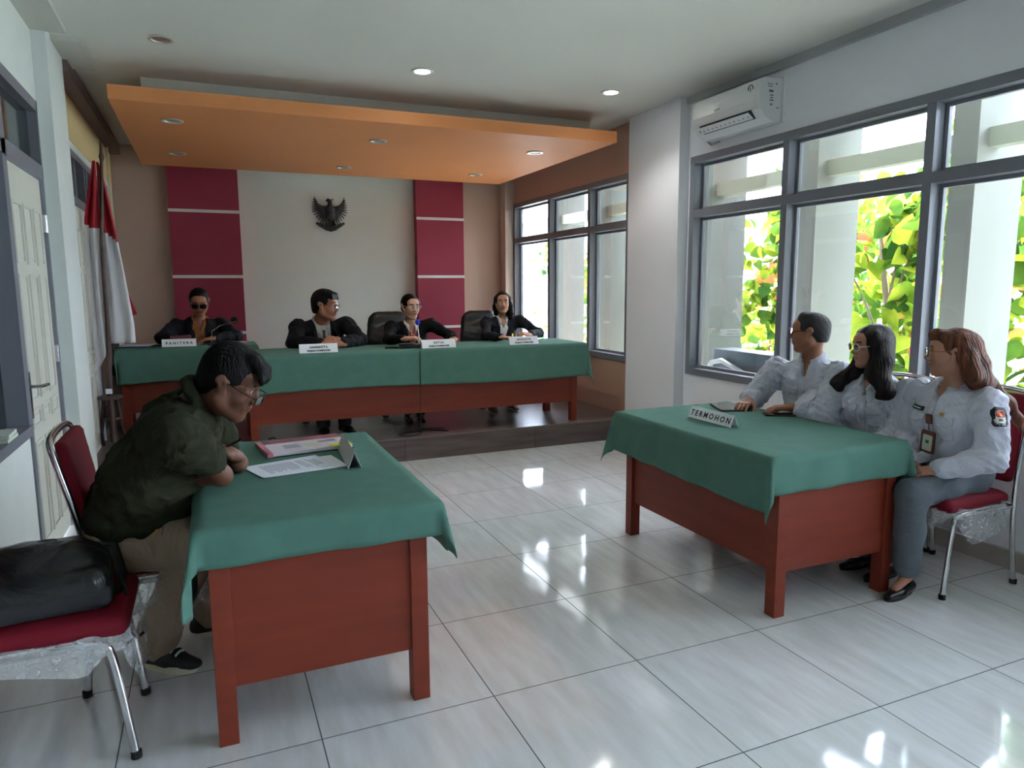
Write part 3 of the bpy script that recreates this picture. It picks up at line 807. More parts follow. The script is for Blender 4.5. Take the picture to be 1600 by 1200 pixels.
def torso_cloth(S, P, inf=.012, k=.05, bottom=0.0, belly=None):
    J, s, up, RT = P.J, P.s, P.up, P.RT; pel, nk = V(J['pelvis']), V(J['neck'])
    cw, cd = J.get('chest', (.155, .105)); bw, bd = J.get('belly', (.14, .10))
    S.ell(lerp(pel, nk, .66), V(cw+inf, cd+inf, .19*s), RT, k); S.ell(lerp(pel, nk, .32), V(bw+inf, bd+inf, .17*s), RT, k)
    S.ell(lerp(pel, nk, .04), V(bw+inf, bd*.95+inf, .12*s), RT, k)
    for c in 'lr':
        S.cone(nk-up*.058, V(J['s'+c])-up*.016, .040*s+inf*.7, .046*s+inf*.8, .03)
    if 'bust' in J:
        for sx in (-1, 1): S.ell(lerp(pel, nk, .62)+P.RT@V(sx*.075, cd*.72, 0), V(.062, .060, .065)*J['bust'], RT, .05)

def sleeve(S, P, c, r0, r1, r2, end=1.0, k=.03, cuff=0):
    J = P.J; s = P.s; a, e, w = V(J['s'+c]), V(J['e'+c]), V(J['w'+c])
    if end <= .5:
        q = lerp(a, e, end*2); S.chain([a, lerp(a, q, .5), q], [r0, (r0+r1)/2, r1], k); S.cut_at = q
        S.cone(q, q+nrm(e-a)*.001, r1*1.02, r1*1.02, .01)
    else:
        q = lerp(e, w, (end-.5)*2); S.chain([a, lerp(a, e, .5), e], [r0, (r0+r1)/2, r1], k); S.chain([e, lerp(e, q, .5), q], [r1, (r1+r2)/2*1.03, r2], k)
        if cuff: S.cone(q-nrm(w-e)*.045, q, r2+.003, r2+.004, .006)
    return q

def joint_folds(S, P, amp=.005, rad=.11, freq=75, seed=0):
    J = P.J; rng = np.random.RandomState(seed)
    for c in 'lr':
        for (o, a, b, rr) in ((J['e'+c], J['s'+c], J['w'+c], rad), (lerp(J['s'+c], J['e'+c], .12), J['neck'], J['e'+c], rad*.9)):
            o = V(o); ax = nrm(V(b)-V(a)+rng.normal(size=3)*.12); t1 = nrm(rng.normal(size=3)); ph = rng.rand()*6
            def f(X, Y, Z, o=o, ax=ax, t1=t1, ph=ph, rr=rr):
                x, y, z = X-o[0], Y-o[1], Z-o[2]; r2 = x*x+y*y+z*z
                q = np.sin(x*t1[0]*40+y*t1[1]*40+z*t1[2]*40+ph)
                w = np.sin((x*ax[0]+y*ax[1]+z*ax[2])*freq+q*1.4+ph)
                return amp*(np.abs(w)-.6)*np.exp(-r2/(rr*rr))
            S.fn(f, o-rr*2.2, o+rr*2.2)

def trousers(P, m, r=(.088, .066, .058, .052), name='trousers', fold=.004, hem=.03, seed=3, hipr=1.0):
    J, s = P.J, P.s; S = Sdf(); pel = V(J['pelvis'])
    bw, bd = J.get('belly', (.14, .10))
    S.ell(pel, V(bw*.98*hipr+.01, bd+.01, .10*s), P.RT, .05)
    S.cone(J['hl'], J['hr'], .095*s, .095*s, .05)
    for c in 'lr':
        h, kn, a = V(J['h'+c]), V(J['k'+c]), V(J['a'+c]); q = lerp(kn, a, 1-hem)
        S.chain([h, lerp(h, kn, .5), kn], [r[0]*s, (r[0]+r[1])/2*s, r[1]*s], .035); S.chain([kn, lerp(kn, q, .5), q], [r[1]*s, r[2]*s, r[3]*s], .03)
        kk = nrm(kn-h); S.ell(kn+V(0, 0, .012), V(.06, .06, .05)*s, None, .03)
    S.fn(folds(fold, .8, seed))
    v, f = S.mesh(.0095, smooth=1); o = obj(name, v, f, m, P.root, True); P.trousers = o; return o

def collar(P, m, r=.062, h=.030, tip=.05, gap=.5, tilt=.25, name='collar', back=.0, drop=.012, parent=None, open_=0.0, off=(0, 0, 0), wide=1.0):
    """folded shirt collar round the neck base, opening at the front"""
    s = P.s; nk = V(P.J['neck'])+V(off); up = nrm(lerp(P.up, nrm(V(P.C)-V(P.J['neck'])), .5)); fw = nrm(P.fw-up*(P.fw@up)); rt = np.cross(fw, up)
    n = 40; rows = []
    for i in range(n+1):
        a = gap+(2*math.pi-2*gap)*i/n      # angle from the front
        ca, sa = math.cos(a), math.sin(a); fr = max(0, ca)   # 1 at front
        z0 = -tilt*ca*r-(open_*fr*.03)
        dr = fw*ca*1.08+rt*sa
        p_in0 = nk+dr*(r*.96)*s+up*(z0-.012)*s
        p_top = nk+dr*(r*.93)*s+up*(z0+h*(1-.35*fr))*s
        p_tp2 = nk+dr*(r*.93+.008)*s+up*(z0+h*(1-.35*fr)+.001)*s
        w = max(0, (math.cos(a)-math.cos(gap+.95))/(1-math.cos(gap+.95))) if a < math.pi else max(0, (math.cos(a)-math.cos(gap+.95))/(1-math.cos(gap+.95)))
        low = nk+dr*(r*1.0+.020+.014*w)*wide*s+up*(z0-drop-tip*w*1.0)*s+fw*(.012*w)*s
        mid = lerp(p_tp2, low, .5)+dr*.005*s
        rows.append([p_in0, p_top, p_tp2, mid, low])
    vs = [p for row in rows for p in row]; fs = []
    for i in range(n):
        for j in range(4): fs.append([i*5+j, i*5+j+1, (i+1)*5+j+1, (i+1)*5+j])
    o = obj(name, vs, fs, m, parent or P.root, True)
    md = o.modifiers.new('thick', 'SOLIDIFY'); md.thickness = .0025; md.offset = 0
    return o

def eyeglasses(P, rim, lens, r=.0022, w=.025, h=.019, square=True, tint=None, drop=.0, slide=0.0, full=True, name='eyeglasses'):
    H, s = P.H, P.s; b = MB(); L = []
    yy = .112+slide
    for sx in (-1, 1):
        pts = []
        n = 28
        for i in range(n+1):
            a = 2*math.pi*i/n; ca, sa = math.cos(a), math.sin(a); e = .55 if square else 1.0
            x = w*math.copysign(abs(ca)**e, ca); z = h*math.copysign(abs(sa)**e, sa)
            pts.append(Vector(H(sx*.0335+x, yy-.006*abs((sx*.0335+x)/.06)**2*1.6, .008-drop+z)))
        if full: b.tube(pts, r*s, 6)
        L.append(pts[:-1])
        b.tube([Vector(H(sx*(.0335+w), yy-.006, .014-drop)), Vector(H(sx*(.072), yy-.012, .014-drop*.8)), Vector(H(sx*.0785, .075, .014-drop*.6)), Vector(H(sx*.0805, .01, .016)), Vector(H(sx*.079, -.016, .008)), Vector(H(sx*.078, -.028, -.006))], r*s*1.05, 6)
    b.tube([Vector(H(-.0335+w, yy, .010-drop)), Vector(H(0, yy+.002, .015-drop)), Vector(H(.0335-w, yy, .010-drop))], r*s, 6)
    o = autosmooth(b.build(name, rim, P.root))
    for pts in L:
        c = sum(pts, Vector())/len(pts); n = len(pts); d = Vector(P.R[:, 1])*.0006
        vs = [p+d for p in pts]+[c+d]+[p-d for p in pts]+[c-d]
        fs = [[i, (i+1) % n, n] for i in range(n)]+[[n+1+(i+1) % n, n+1+i, 2*n+1] for i in range(n)]
        obj('lens', vs, fs, lens, o, False)
    return o
LENS = glass_mat('clear_lens', (.96, .98, 1), .22)
LENSD = mat('dark_sunglass_lens', (20, 14, 16), .1)
SHIRTW = mat('white_uniform_cotton', (192, 193, 206), .8, spec=.2, var=.02, bump=.55, bscale=7, bdist=.05, bdet=3, bwarp=1.6)
OLIVE = mat('olive_shirt_cotton', (44, 46, 32), .9, spec=.15, var=.10, vscale=8, bump=.55, bscale=7, bdist=.05, bdet=3, bwarp=1.6)
KHAKI = mat('khaki_trouser_cotton', (150, 130, 110), .85, var=.05, vscale=8, bump=.55, bscale=7, bdist=.05, bdet=3, bwarp=1.6)
GREYT = mat('grey_trouser_cloth', (88, 96, 103), .8, var=.04, vscale=8, bump=.35, bscale=7, bdist=.05, bdet=3, bwarp=1.6)
DARKT = mat('dark_trouser_cloth', (34, 36, 42), .8, var=.05)
SUITB = mat('black_suit_cloth', (17, 18, 22), .8, spec=.2, var=.1, vscale=10, bump=.55, bscale=7, bdist=.05, bdet=3, bwarp=1.6)
SUITN = mat('charcoal_suit_cloth', (29, 30, 36), .8, spec=.2, var=.1, vscale=10, bump=.55, bscale=7, bdist=.05, bdet=3, bwarp=1.6)
SHOEB = mat('black_shoe_leather', (18, 18, 20), .3)
SNEAK = mat('black_sneaker_mesh', (28, 29, 34), .7); SOLEC = mat('cream_rubber_sole', (196, 190, 160), .6)
MOC = mat('tan_moccasin_suede', (120, 104, 86), .8)

def neck_hole(S, P, r=.056, vee=None):
    s = P.s; nk = V(P.J['neck']); d = nrm(P.H(0, -.02, -.055)-nk)
    S.cone(nk+d*.004-P.up*.0, nk+d*.12, r*s*.88, r*s*1.5, .012, 's')
    if vee: wedge(S, P, vee[0], vee[1])

def wedge(S, P, w0, depth, w1=.0, k=.004):
    """opens a garment down the front: w0 half width at the neck base narrowing to w1 over depth"""
    nk = V(P.J['neck']); fo = nrm(P.fw-P.up*(P.fw@P.up)); rt, up = P.rt, P.up; s = P.s
    def f(X, Y, Z):
        x, y, z = X-nk[0], Y-nk[1], Z-nk[2]
        u = x*rt[0]+y*rt[1]+z*rt[2]; h = x*up[0]+y*up[1]+z*up[2]; v = x*fo[0]+y*fo[1]+z*fo[2]
        w = w1*s+(w0-w1)*s*np.clip((h+depth*s)/(depth*s), -.6, 1.35)
        return np.maximum((np.abs(u)-w)*.9, np.maximum(.0-v, h-.10))
    S.fn(f, nk-.4, nk+.4, k, 's')

def hair_mesh(P, S, m=None, step=.0055, amp=.0012, f2=11, name='hair'):
    S.fn(strand_noise(amp*P.s, P.H, P.R, P.C, P.s, 60, f2))
    v, f = S.mesh(step, smooth=0); o = obj(name, v, f, m or HAIRB, P.root, True); return o

def surf(P, o, p, n, upv):
    """frame on a garment: origin near p, z out along n, y along upv"""
    z = Vector(nrm(n)); y = Vector(nrm(upv)); x = y.cross(z).normalized(); y = z.cross(x)
    return Matrix(((x.x, y.x, z.x, p[0]), (x.y, y.y, z.y, p[1]), (x.z, y.z, z.z, p[2]), (0, 0, 0, 1)))

def chest_frame(P, u, h, out=.10):
    """point on the chest: u across (+ = wearer's left), h fraction pelvis to neck"""
    pel, nk = V(P.J['pelvis']), V(P.J['neck']); fo = nrm(P.fw-P.up*(P.fw@P.up))
    p = lerp(pel, nk, h)-P.rt*u+fo*out
    return surf(P, None, p, fo-P.rt*u*1.5, P.up)

def emblem(P, bv, M, sc=1.0):
    """round-cornered black arm badge with a red, orange and white centre"""
    def octo(w, h, c=.3): return [(-w, -h*(1-c)), (-w*(1-c), -h), (w*(1-c), -h), (w, -h*(1-c)), (w*1.0, h*(1-c)), (w*(1-c), h), (-w*(1-c), h), (-w, h*(1-c))]
    e = decal(bv, M, [(x*sc, y*sc) for x, y in octo(.034, .041)], 'arm_badge', mat('badge_black', (22, 24, 34), .6), P.root, .0035, .002, .008)
    e['label'] = 'black arm badge with a red and white centre'
    decal(bv, M, [(x*sc, y*sc) for x, y in octo(.0225, .0275, .35)], 'badge_field', mat('badge_white', (206, 200, 196), .6), e, .0050, .001, .008)
    decal(bv, M, [(x*sc, y*sc) for x, y in [(-.0215, .002), (-.014, -.003), (.014, -.003), (.0215, .002), (.021, .018), (.014, .0265), (-.014, .0265), (-.021, .018)]], 'badge_upper', mat('badge_red', (186, 66, 40), .6), e, .0060, .001, .007)
    decal(bv, M, [(x*sc, y*sc) for x, y in ellp(.009, .009, 10, (0, .006))], 'badge_flame', mat('badge_orange', (206, 128, 64), .6), e, .0068, .001, .006)
    decal(bv, M, [(x*sc, y*sc) for x, y in [(-.011, -.018), (.011, -.018), (.009, -.007), (-.009, -.007)]], 'badge_box', mat('badge_grey', (96, 96, 92), .6), e, .0068, .001, .006)
    for i in range(9):
        a = math.radians(205+130*i/8); x, y = .0285*math.cos(a), .0345*math.sin(a)
        decal(bv, M, [((x+dx)*sc, (y+dy)*sc) for dx, dy in ((-.0024, -.002), (.0024, -.002), (.0024, .002), (-.0024, .002))], 'badge_letter', mat('badge_white', (206, 200, 196)), e, .0048, .0008, .005)
    return e

def uniform(P, m=SHIRTW, roll=False, seed=1, hem=False, sleeve_end=(.97, .97), r=(.066, .057, .044), emb=True, pocket=True, inf=.016, fold=.011):
    S = Sdf(); s = P.s; torso_cloth(S, P, inf)
    for c, e in (('l', sleeve_end[0]), ('r', sleeve_end[1])):
        sleeve(S, P, c, r[0]*s, r[1]*s, r[2]*s, e, .014, True)
    nk = V(P.J['neck'])
    if hem: S.cone(V(P.J['pelvis'])-P.up*.04, V(P.J['pelvis'])+P.up*.10, .165*s, .15*s, .05, 'u', (P.fw, .82))
    neck_hole(S, P, vee=(.026, .075))
    S.fn(folds(fold, 1.25, seed)); S.fn(folds(fold*.5, 2.4, seed+50)); joint_folds(S, P, .012, .10, 80, seed)
    v, f = S.mesh(.007, smooth=1); o = obj('shirt', v, f, m, P.root, True); P.shirt = o; bv = bvh_of(o); P.bv = bv
    # placket and buttons
    pel = V(P.J['pelvis'])
    M = chest_frame(P, 0, .55, .14); L = np.linalg.norm(nk-pel)
    pk = decal(bv, M, rrect(.030, L*.78, .003), 'placket', m, P.root, .0035, .003, .012)
    for i in range(5):
        y = L*(.30-.16*i); hit = bv.ray_cast(M@Vector((0, y, .1)), -(M.to_3x3()@Vector((0, 0, 1))), .4)[0]
        if hit is not None:
            MB().lathe([(.0045, 0), (.005, .002), (.001, .0022)], n=10, M=Matrix.Translation(hit+M.to_3x3()@Vector((0, 0, .004)))@M.to_3x3().to_4x4()).build('shirt_button', mat('pale_button', (206, 206, 210), .3), P.root, True)
    if pocket:
        for u in (-.078, .078):
            Mp = chest_frame(P, u*s, .70, .14)
            decal(bv, Mp@Matrix.Translation((0, -.045, 0)), rrect(.092*s, .105*s, .008), 'chest_pocket', m, P.root, .0030, .0025, .012)
            decal(bv, Mp, [(-.048*s, .018), (-.048*s, -.012), (-.022*s, -.026), (.022*s, -.026), (.048*s, -.012), (.048*s, .018)], 'pocket_flap', m, P.root, .0065, .0035, .010)
    # shoulder straps
    for c in 'lr':
        a = lerp(nk, P.J['s'+c], .42); b = V(P.J['s'+c]); dv = nrm(b-a); q = lerp(a, b, .62)+P.up*.08
        Me = surf(P, o, q, P.up+dv*.25, dv); decal(bv, Me, [(-.021*s, -.055*s), (.021*s, -.055*s), (.024*s, .045*s), (0, .056*s), (-.024*s, .045*s)] if 0 else [(-.018*s, -.055*s), (0, -.066*s), (.018*s, -.055*s), (.023*s, .050*s), (-.023*s, .050*s)], 'shoulder_strap', m, P.root, .004, .003, .012)
    collar(P, m, .064*s, .032, .046, .42, .22, drop=.014, off=tuple(P.up*.016))
    return o

def sleeve_point(P, c, t, outward, d=.10):
    a, e = V(P.J['s'+c]), V(P.J['e'+c]); ax = nrm(e-a); p = lerp(a, e, t); n = nrm(V(outward)-ax*(V(outward)@ax)); return surf(P, None, p+n*d*.6, n, -ax)

# ---- the man in the olive shirt, leaning on the near left table
def hair_fg(P):
    S = Sdf(); hair_cap(S, P.H, P.R, P.s, nape=-.088, front=.058, volume=.014)
    for i, (x, z) in enumerate(((-.036, .074), (-.014, .079), (.008, .080), (.030, .074), (.046, .066))):
        S.chain([P.H(x*.8, .045, .112), P.H(x, .086, .092), P.H(x*1.1+.008, .103, .066-.006*(i % 2)), P.H(x*1.15+.013, .104, .046+.008*(i % 3))], [.020*P.s, .014*P.s, .009*P.s, .0035*P.s], .012*P.s)
    hair_mesh(P, S, HAIRB, .0042, .0011, 21)
def clothes_fg(P):
    S = Sdf(); s = P.s; torso_cloth(S, P, .02, .06)
    J = P.J
    for c in 'lr':
        a, e = V(J['s'+c]), V(J['e'+c]); q = lerp(a, e, .60)
        S.chain([a, lerp(a, q, .5), q], [.080*s, .074*s, .064*s], .022)
    S.cone(V(J['pelvis'])+P.up*.03, lerp(J['pelvis'], J['neck'], .35), .150*s, .16*s, .05, 'u', (P.rt, 1.10))
    nk = V(J['neck']); neck_hole(S, P, .058)
    S.fn(folds(.016, .62, 5)); S.fn(folds(.009, 1.7, 8)); joint_folds(S, P, .014, .13, 55, 3)
    v, f = S.mesh(.007, smooth=1); o = obj('shirt', v, f, OLIVE, P.root, True); bv = bvh_of(o); P.bv = bv
    collar(P, OLIVE, .062*s, .024, .046, .42, .20, drop=.010, off=tuple(P.up*.010+P.fw*.006))
    trousers(P, KHAKI, (.108, .086, .074, .078), fold=.014, seed=7, hipr=1.12)
    eyeglasses(P, mat('dark_eyeglass_metal', (52, 54, 60), .25, .8), glass_mat('reflecting_lens', (.86, .9, .98), .5), .0017, .0235, .0165, drop=.014, slide=.010)
    for c in 'lr':
        sn = shoe('sneaker', J['a'+c], J['toe'+c], 1.08, SNEAK, SOLEC, P.root, ground=.0); bn = bvh_of(sn); t = nrm(V(J['toe'+c])); a = V(J['a'+c])
        for k in range(4):
            q = a+t*(.035+.022*k)+V(0, 0, .0-.008*k); Mq = frame(q, np.cross(t, V(0, 0, 1)), t); decal(bn, Mq, rrect(.05, .006, .002), 'shoelace', PAPER, sn, .003, .003, .008, .10)
    bt = bvh_of(P.trousers); q = lerp(J['hr'], J['kr'], .35)+V(0, -.10, .06); zt = MB().box((-.004, -.016, 0), (.004, .016, .003)); Mz = surf(P, None, q, V(-.1, -.75, .65), V(.3, -.2, .9))
    decal(bt, Mz, rrect(.008, .034, .003), 'pocket_zip_pull', mat('orange_zip_tag', (196, 140, 70), .5), P.trousers, .004, .003, .008)
    decal(bt, Mz@Matrix.Translation((.002, .06, 0))@Matrix.Rotation(.4, 4, 'Z'), rrect(.004, .12, .001), 'pocket_seam', mat('khaki_seam', (112, 96, 80), .8), P.trousers, .003, .002, .010)

FG = dict(pelvis=(-1.760, .675, .605), neck=(-1.505, .560, 1.058), head=(-1.400, .510, 1.112), face=(.86, -.28, -.44), front=(.80, -.05, -.42),
          chest=(.185, .125), belly=(.178, .150), sr=(-1.565, .360, .962), sl=(-1.510, .745, .952),
          hr=(-1.745, .585, .560), hl=(-1.745, .765, .560), kr=(-1.545, .555, .530), kl=(-1.36, .80, .530), ar=(-1.715, .720, .10), al=(-1.52, .92, .10),
          toer=(.80, -.60, 0), toel=(1, 0, 0), base=(-1.75, .66, 0))
FG['er'] = (-1.448, .470, .790); FG['wr'] = (-1.605, .575, .790); FG['el'] = (-1.385, .735, .768); FG['wl'] = (-1.412, .590, .838)
FG['handr'] = dict(d=(-.85, .45, -.10), n=(.1, .2, -1), side=1, curl=(.25, .35, .3), spread=.3)
FG['handl'] = dict(d=(-.60, -.35, .42), n=(-.4, .1, -.85), side=-1, curl=(.9, 1.1, .8), thumb=.8)
build_person(FG, 'person in olive shirt and khaki trousers leaning over papers on the left table', 'brown', hair_fg, clothes_fg,
             s=1.03, fat=.008, facestep=.0030, handstep=.0040)

tag(autosmooth(MB().tube([(-1.452, .570, .858), (-1.437, .573, .864), (-1.372, .580, .892)], [.0015, .0045, .0045], 10).build('pen', BLACKP)), 'black pen held in the hand of the person in the olive shirt', 'pen')
# ---- the three people in white uniform shirts by the windows
SEATY = {'far': .92, 'mid': .49, 'near': .07}
def hair_fade(P):
    S = Sdf(); hair_cap(S, P.H, P.R, P.s, nape=-.055, front=.072, volume=-.004)
    S.chain([P.H(-.03, .035, .100), P.H(.03, .038, .101)], [.024*P.s, .024*P.s], .03*P.s)
    hair_mesh(P, S, mat('short_faded_hair', (38, 32, 34), .6, var=.25, vscale=30, bump=.4, bscale=200), .0055, .0007, 6)

MR = dict(pelvis=(1.89, .93, .56), neck=(1.785, .905, 1.005), head=(1.757, .905, 1.172), face=(-.60, .80, -.02), front=(-.95, -.27, 0), chest=(.175, .125), belly=(.17, .145),
          sl=(1.800, .715, .945), sr=(1.700, 1.095, .935), el=(1.640, .665, .735), wl=(1.535, .800, .765), er=(1.610, 1.175, .765), wr=(1.455, 1.060, .762),
          hl=(1.87, .84, .53), hr=(1.87, 1.03, .53), kl=(1.45, .83, .50), kr=(1.46, 1.06, .50), al=(1.40, .84, .09), ar=(1.28, 1.05, .09), toel=(-1, 0, 0), toer=(-1, .1, 0))
MR['handl'] = dict(d=(-.8, .58, -.08), n=(0, 0, -1), side=-1, curl=(.3, .3, .3)); MR['handr'] = dict(d=(-.85, -.5, -.06), n=(0, 0, -1), side=1, curl=(.2, .3, .2))
def cl_mr(P):
    o = uniform(P, seed=11, sleeve_end=(.80, .80), r=(.084, .071, .058), fold=.012, inf=.018)
    for c in 'lr':
        e, w = V(P.J['e'+c]), V(P.J['w'+c]); q = lerp(e, w, .56); b = MB(); b.tube([q, lerp(e, w, .62), lerp(e, w, .72)], [.055*P.s, .057*P.s, .0545*P.s], 20); autosmooth(b.build('rolled_cuff', SHIRTW, P.root))
    emblem(P, P.bv, sleeve_point(P, 'l', .30, (-.35, -1, .15)), 1.0)
    trousers(P, DARKT, (.090, .072, .062, .056), seed=4)
    eyeglasses(P, mat('black_eyeglass_frame', (20, 18, 20), .3), LENS, .0026, .025, .018)
    for c in 'lr': shoe('shoe', P.J['a'+c], P.J['toe'+c], 1.04, SHOEB, BLACKP, P.root, ground=0)
build_person(MR, 'person with short dark hair and black eyeglasses in a white uniform shirt', 'tan', hair_fade, cl_mr, s=.97, fat=.006, moustache=True, facestep=.0034)

def hair_w2(P):
    S = Sdf(); H, R, s = P.H, P.R, P.s
    S.ell(H(0, -.020, .038), V(.090, .108, .096)*s, R, .02*s)
    S.ell(H(.004, .088, -.004), V(.056, .052, .078)*s, R, .010*s, 's'); S.ell(H(0, .080, -.095), V(.058, .085, .065)*s, R, .012*s, 's')
    for sx, tip in ((1, (1.710, .650, .905)), (-1, (1.690, .325, .900))):
        S.chain([H(sx*.066, .022, .075), H(sx*.085, .015, .0), H(sx*.088, .020, -.075), H(sx*.090, .045, -.135), tip], [.026*s, .030*s, .032*s, .034*s, .036*s], .035*s)
        S.chain([H(sx*.07, -.03, .02), H(sx*.085, -.025, -.08), H(sx*.095, .005, -.15), V(tip)+V(.02, 0, .02)], [.04*s, .045*s, .045*s, .036*s], .04*s)
        S.chain([tip, V(tip)+V(-.012, sx*-.03, -.018)], [.036*s, .022*s], .02)
    S.ell(H(0, -.07, -.06), V(.085, .05, .12)*s, R, .03*s)
    hair_mesh(P, S, HAIRD, .0052, .0012, 23)
WM = dict(pelvis=(1.89, .49, .56), neck=(1.785, .475, .955), head=(1.742, .470, 1.122), face=(-.93, .36, -.05), front=(-.985, -.12, 0), chest=(.145, .110), belly=(.145, .125), bust=1.0,
          sl=(1.825, .300, .905), sr=(1.775, .640, .900), el=(1.745, .315, .675), wl=(1.625, .350, .620), er=(1.74, .650, .675), wr=(1.60, .60, .620),
          hl=(1.87, .41, .53), hr=(1.87, .57, .53), kl=(1.46, .40, .49), kr=(1.46, .56, .49), al=(1.60, .32, .085), ar=(1.56, .56, .085), toel=(-1, .05, 0), toer=(-1, 0, 0))
WM['handl'] = dict(d=(-.8, .55, -.1), n=(0, 0, -1), side=-1); WM['handr'] = dict(d=(-.8, -.5, -.1), n=(0, 0, -1), side=1)
def cl_wm(P):
    uniform(P, seed=21, r=(.070, .059, .046), fold=.011)
    emblem(P, P.bv, sleeve_point(P, 'l', .28, (-.40, -1, .15)), .95)
    trousers(P, DARKT, (.088, .066, .058, .054), seed=5)
    eyeglasses(P, mat('pale_clear_eyeglass_frame', (205, 196, 188), .2), LENS, .0024, .023, .019, square=False)
    for c in 'lr': shoe('flat_shoe', P.J['a'+c], P.J['toe'+c], 1.0, SHOEB, BLACKP, P.root, style='pump', ground=0)
build_person(WM, 'person with long black hair in a white uniform shirt, seated between two others', 'mid', hair_w2, cl_wm, s=.92, female=True, hairm=HAIRD, facestep=.0034)

def hair_w3(P):
    S = Sdf(); H, R, s = P.H, P.R, P.s
    S.ell(H(0, -.022, .038), V(.084, .102, .090)*s, R, .02*s); S.chain([H(-.05, .035, .085), H(-.01, .070, .092), H(.04, .045, .088)], [.022*s, .026*s, .024*s], .03*s)
    S.ell(H(0, .090, -.006), V(.060, .054, .068)*s, R, .010*s, 's'); S.ell(H(0, .066, -.085), V(.095, .085, .080)*s, R, .010*s, 's')
    for sx in (-1, 1): S.ell(H(sx*.094, .006, -.014), V(.022, .024, .036)*s, R, .008*s, 's')
    S.chain([H(-.058, -.035, .05), H(-.070, -.060, -.02), H(-.074, -.085, -.10), (1.872, -.040, .965)], [.036*s, .040*s, .038*s, .030*s], .03*s)
    S.chain([H(.058, -.045, .05), H(.065, -.075, -.03), H(.060, -.10, -.12), (1.93, .10, .90)], [.040*s, .042*s, .040*s, .03*s], .03*s)
    S.chain([H(0, -.075, .03), H(0, -.110, -.06), H(-.010, -.125, -.14), (1.93, -.01, .90), (1.955, -.06, .80)], [.055*s, .050*s, .044*s, .034*s, .016*s], .035*s)
    S.chain([H(-.070, -.080, -.08), (1.868, -.070, .985), (1.885, -.150, .905), (1.915, -.185, .835), (1.925, -.200, .770)], [.030*s, .034*s, .030*s, .020*s, .005*s], .03*s)
    hair_mesh(P, S, HAIRR, .0046, .0016, 19)
WN = dict(pelvis=(1.88, .075, .565), neck=(1.808, .060, .960), head=(1.738, .030, 1.127), face=(-.64, .76, -.03), front=(-.97, .10, 0), chest=(.158, .118), belly=(.155, .140), bust=1.15,
          sl=(1.790, -.125, .912), sr=(1.835, .245, .905), el=(1.745, -.195, .672), wl=(1.605, -.045, .600), er=(1.78, .265, .675), wr=(1.63, .14, .600),
          hl=(1.86, -.02, .535), hr=(1.86, .17, .535), kl=(1.475, -.015, .488), kr=(1.475, .17, .488), al=(1.497, .000, .095), ar=(1.60, .17, .095), toel=(-.97, -.18, 0), toer=(-1, 0, 0))
WN['handl'] = dict(d=(-.72, .66, -.20), n=(.1, .2, -1), side=-1, curl=(.4, .5, .4)); WN['handr'] = dict(d=(-.75, -.62, -.1), n=(0, 0, -1), side=1, curl=(.5, .5, .4))
def cl_wn(P):
    uniform(P, seed=31, hem=True, r=(.078, .066, .050), fold=.012)
    bv = P.bv
    emblem(P, bv, sleeve_point(P, 'l', .30, (-.45, -1, .15)), 1.08)
    # name tag, clip-on reel with a brown badge holder, small pin
    M = chest_frame(P, -.078, .70, .14)@Matrix.Translation((0, .034, 0))
    t = decal(bv, M, rrect(.078, .019, .002), 'name_tag', BLACKP, P.root, .008, .003, .01, smooth=False); t['label'] = 'black name tag with pale letters'
    decal(bv, M@Matrix.Translation((0, 0, 0)), rrect(.050, .005, .001), 'name_line', PAPER, t, .0095, .001, .008)
    M = chest_frame(P, .062, .70, .14)@Matrix.Translation((0, .030, 0)); decal(bv, M, ellp(.012, .007, 12), 'collar_pin', mat('brass_pin', (196, 150, 60), .3, .8), P.root, .008, .003, .006)
    h = V(P.J['el']), V(P.J['wl']); w = lerp(h[0], h[1], .96); ax = nrm(h[1]-h[0])
    b = MB(); b.tube([w-ax*.007, w+ax*.007], [.031, .031], 20, rz=None); wt = b.build('watch_strap', mat('silver_watch', (206, 204, 200), .25, .9), P.root, True); wt['label'] = 'silver wristwatch strap'
    z = nrm(V(-.35, -.8, .5)-ax*(V(-.35, -.8, .5)@ax)); Mw = frame(w+z*.029, ax, np.cross(z, ax)); MB().lathe([(.014, 0), (.0155, .003), (.0145, .007), (.001, .0075)], n=20, M=Mw).build('watch_face', mat('white_watch_dial', (232, 232, 228), .15), wt, False)
    trousers(P, GREYT, (.094, .074, .067, .062), seed=6, fold=.005, hem=.10, hipr=1.1)
    eyeglasses(P, mat('gold_eyeglass_frame', (120, 96, 70), .3, .7), LENS, .0020, .023, .018, square=False)
    for c in 'lr': shoe('flat_shoe', P.J['a'+c], P.J['toe'+c], 1.08, SHOEB, BLACKP, P.root, style='pump', ground=0)
PN3 = build_person(WN, 'person with long reddish brown hair in a white uniform shirt and grey trousers', 'mid', hair_w3, cl_wn, s=.94, female=True, fat=.005, hairm=HAIRR, facestep=.0032, barefeet=True)

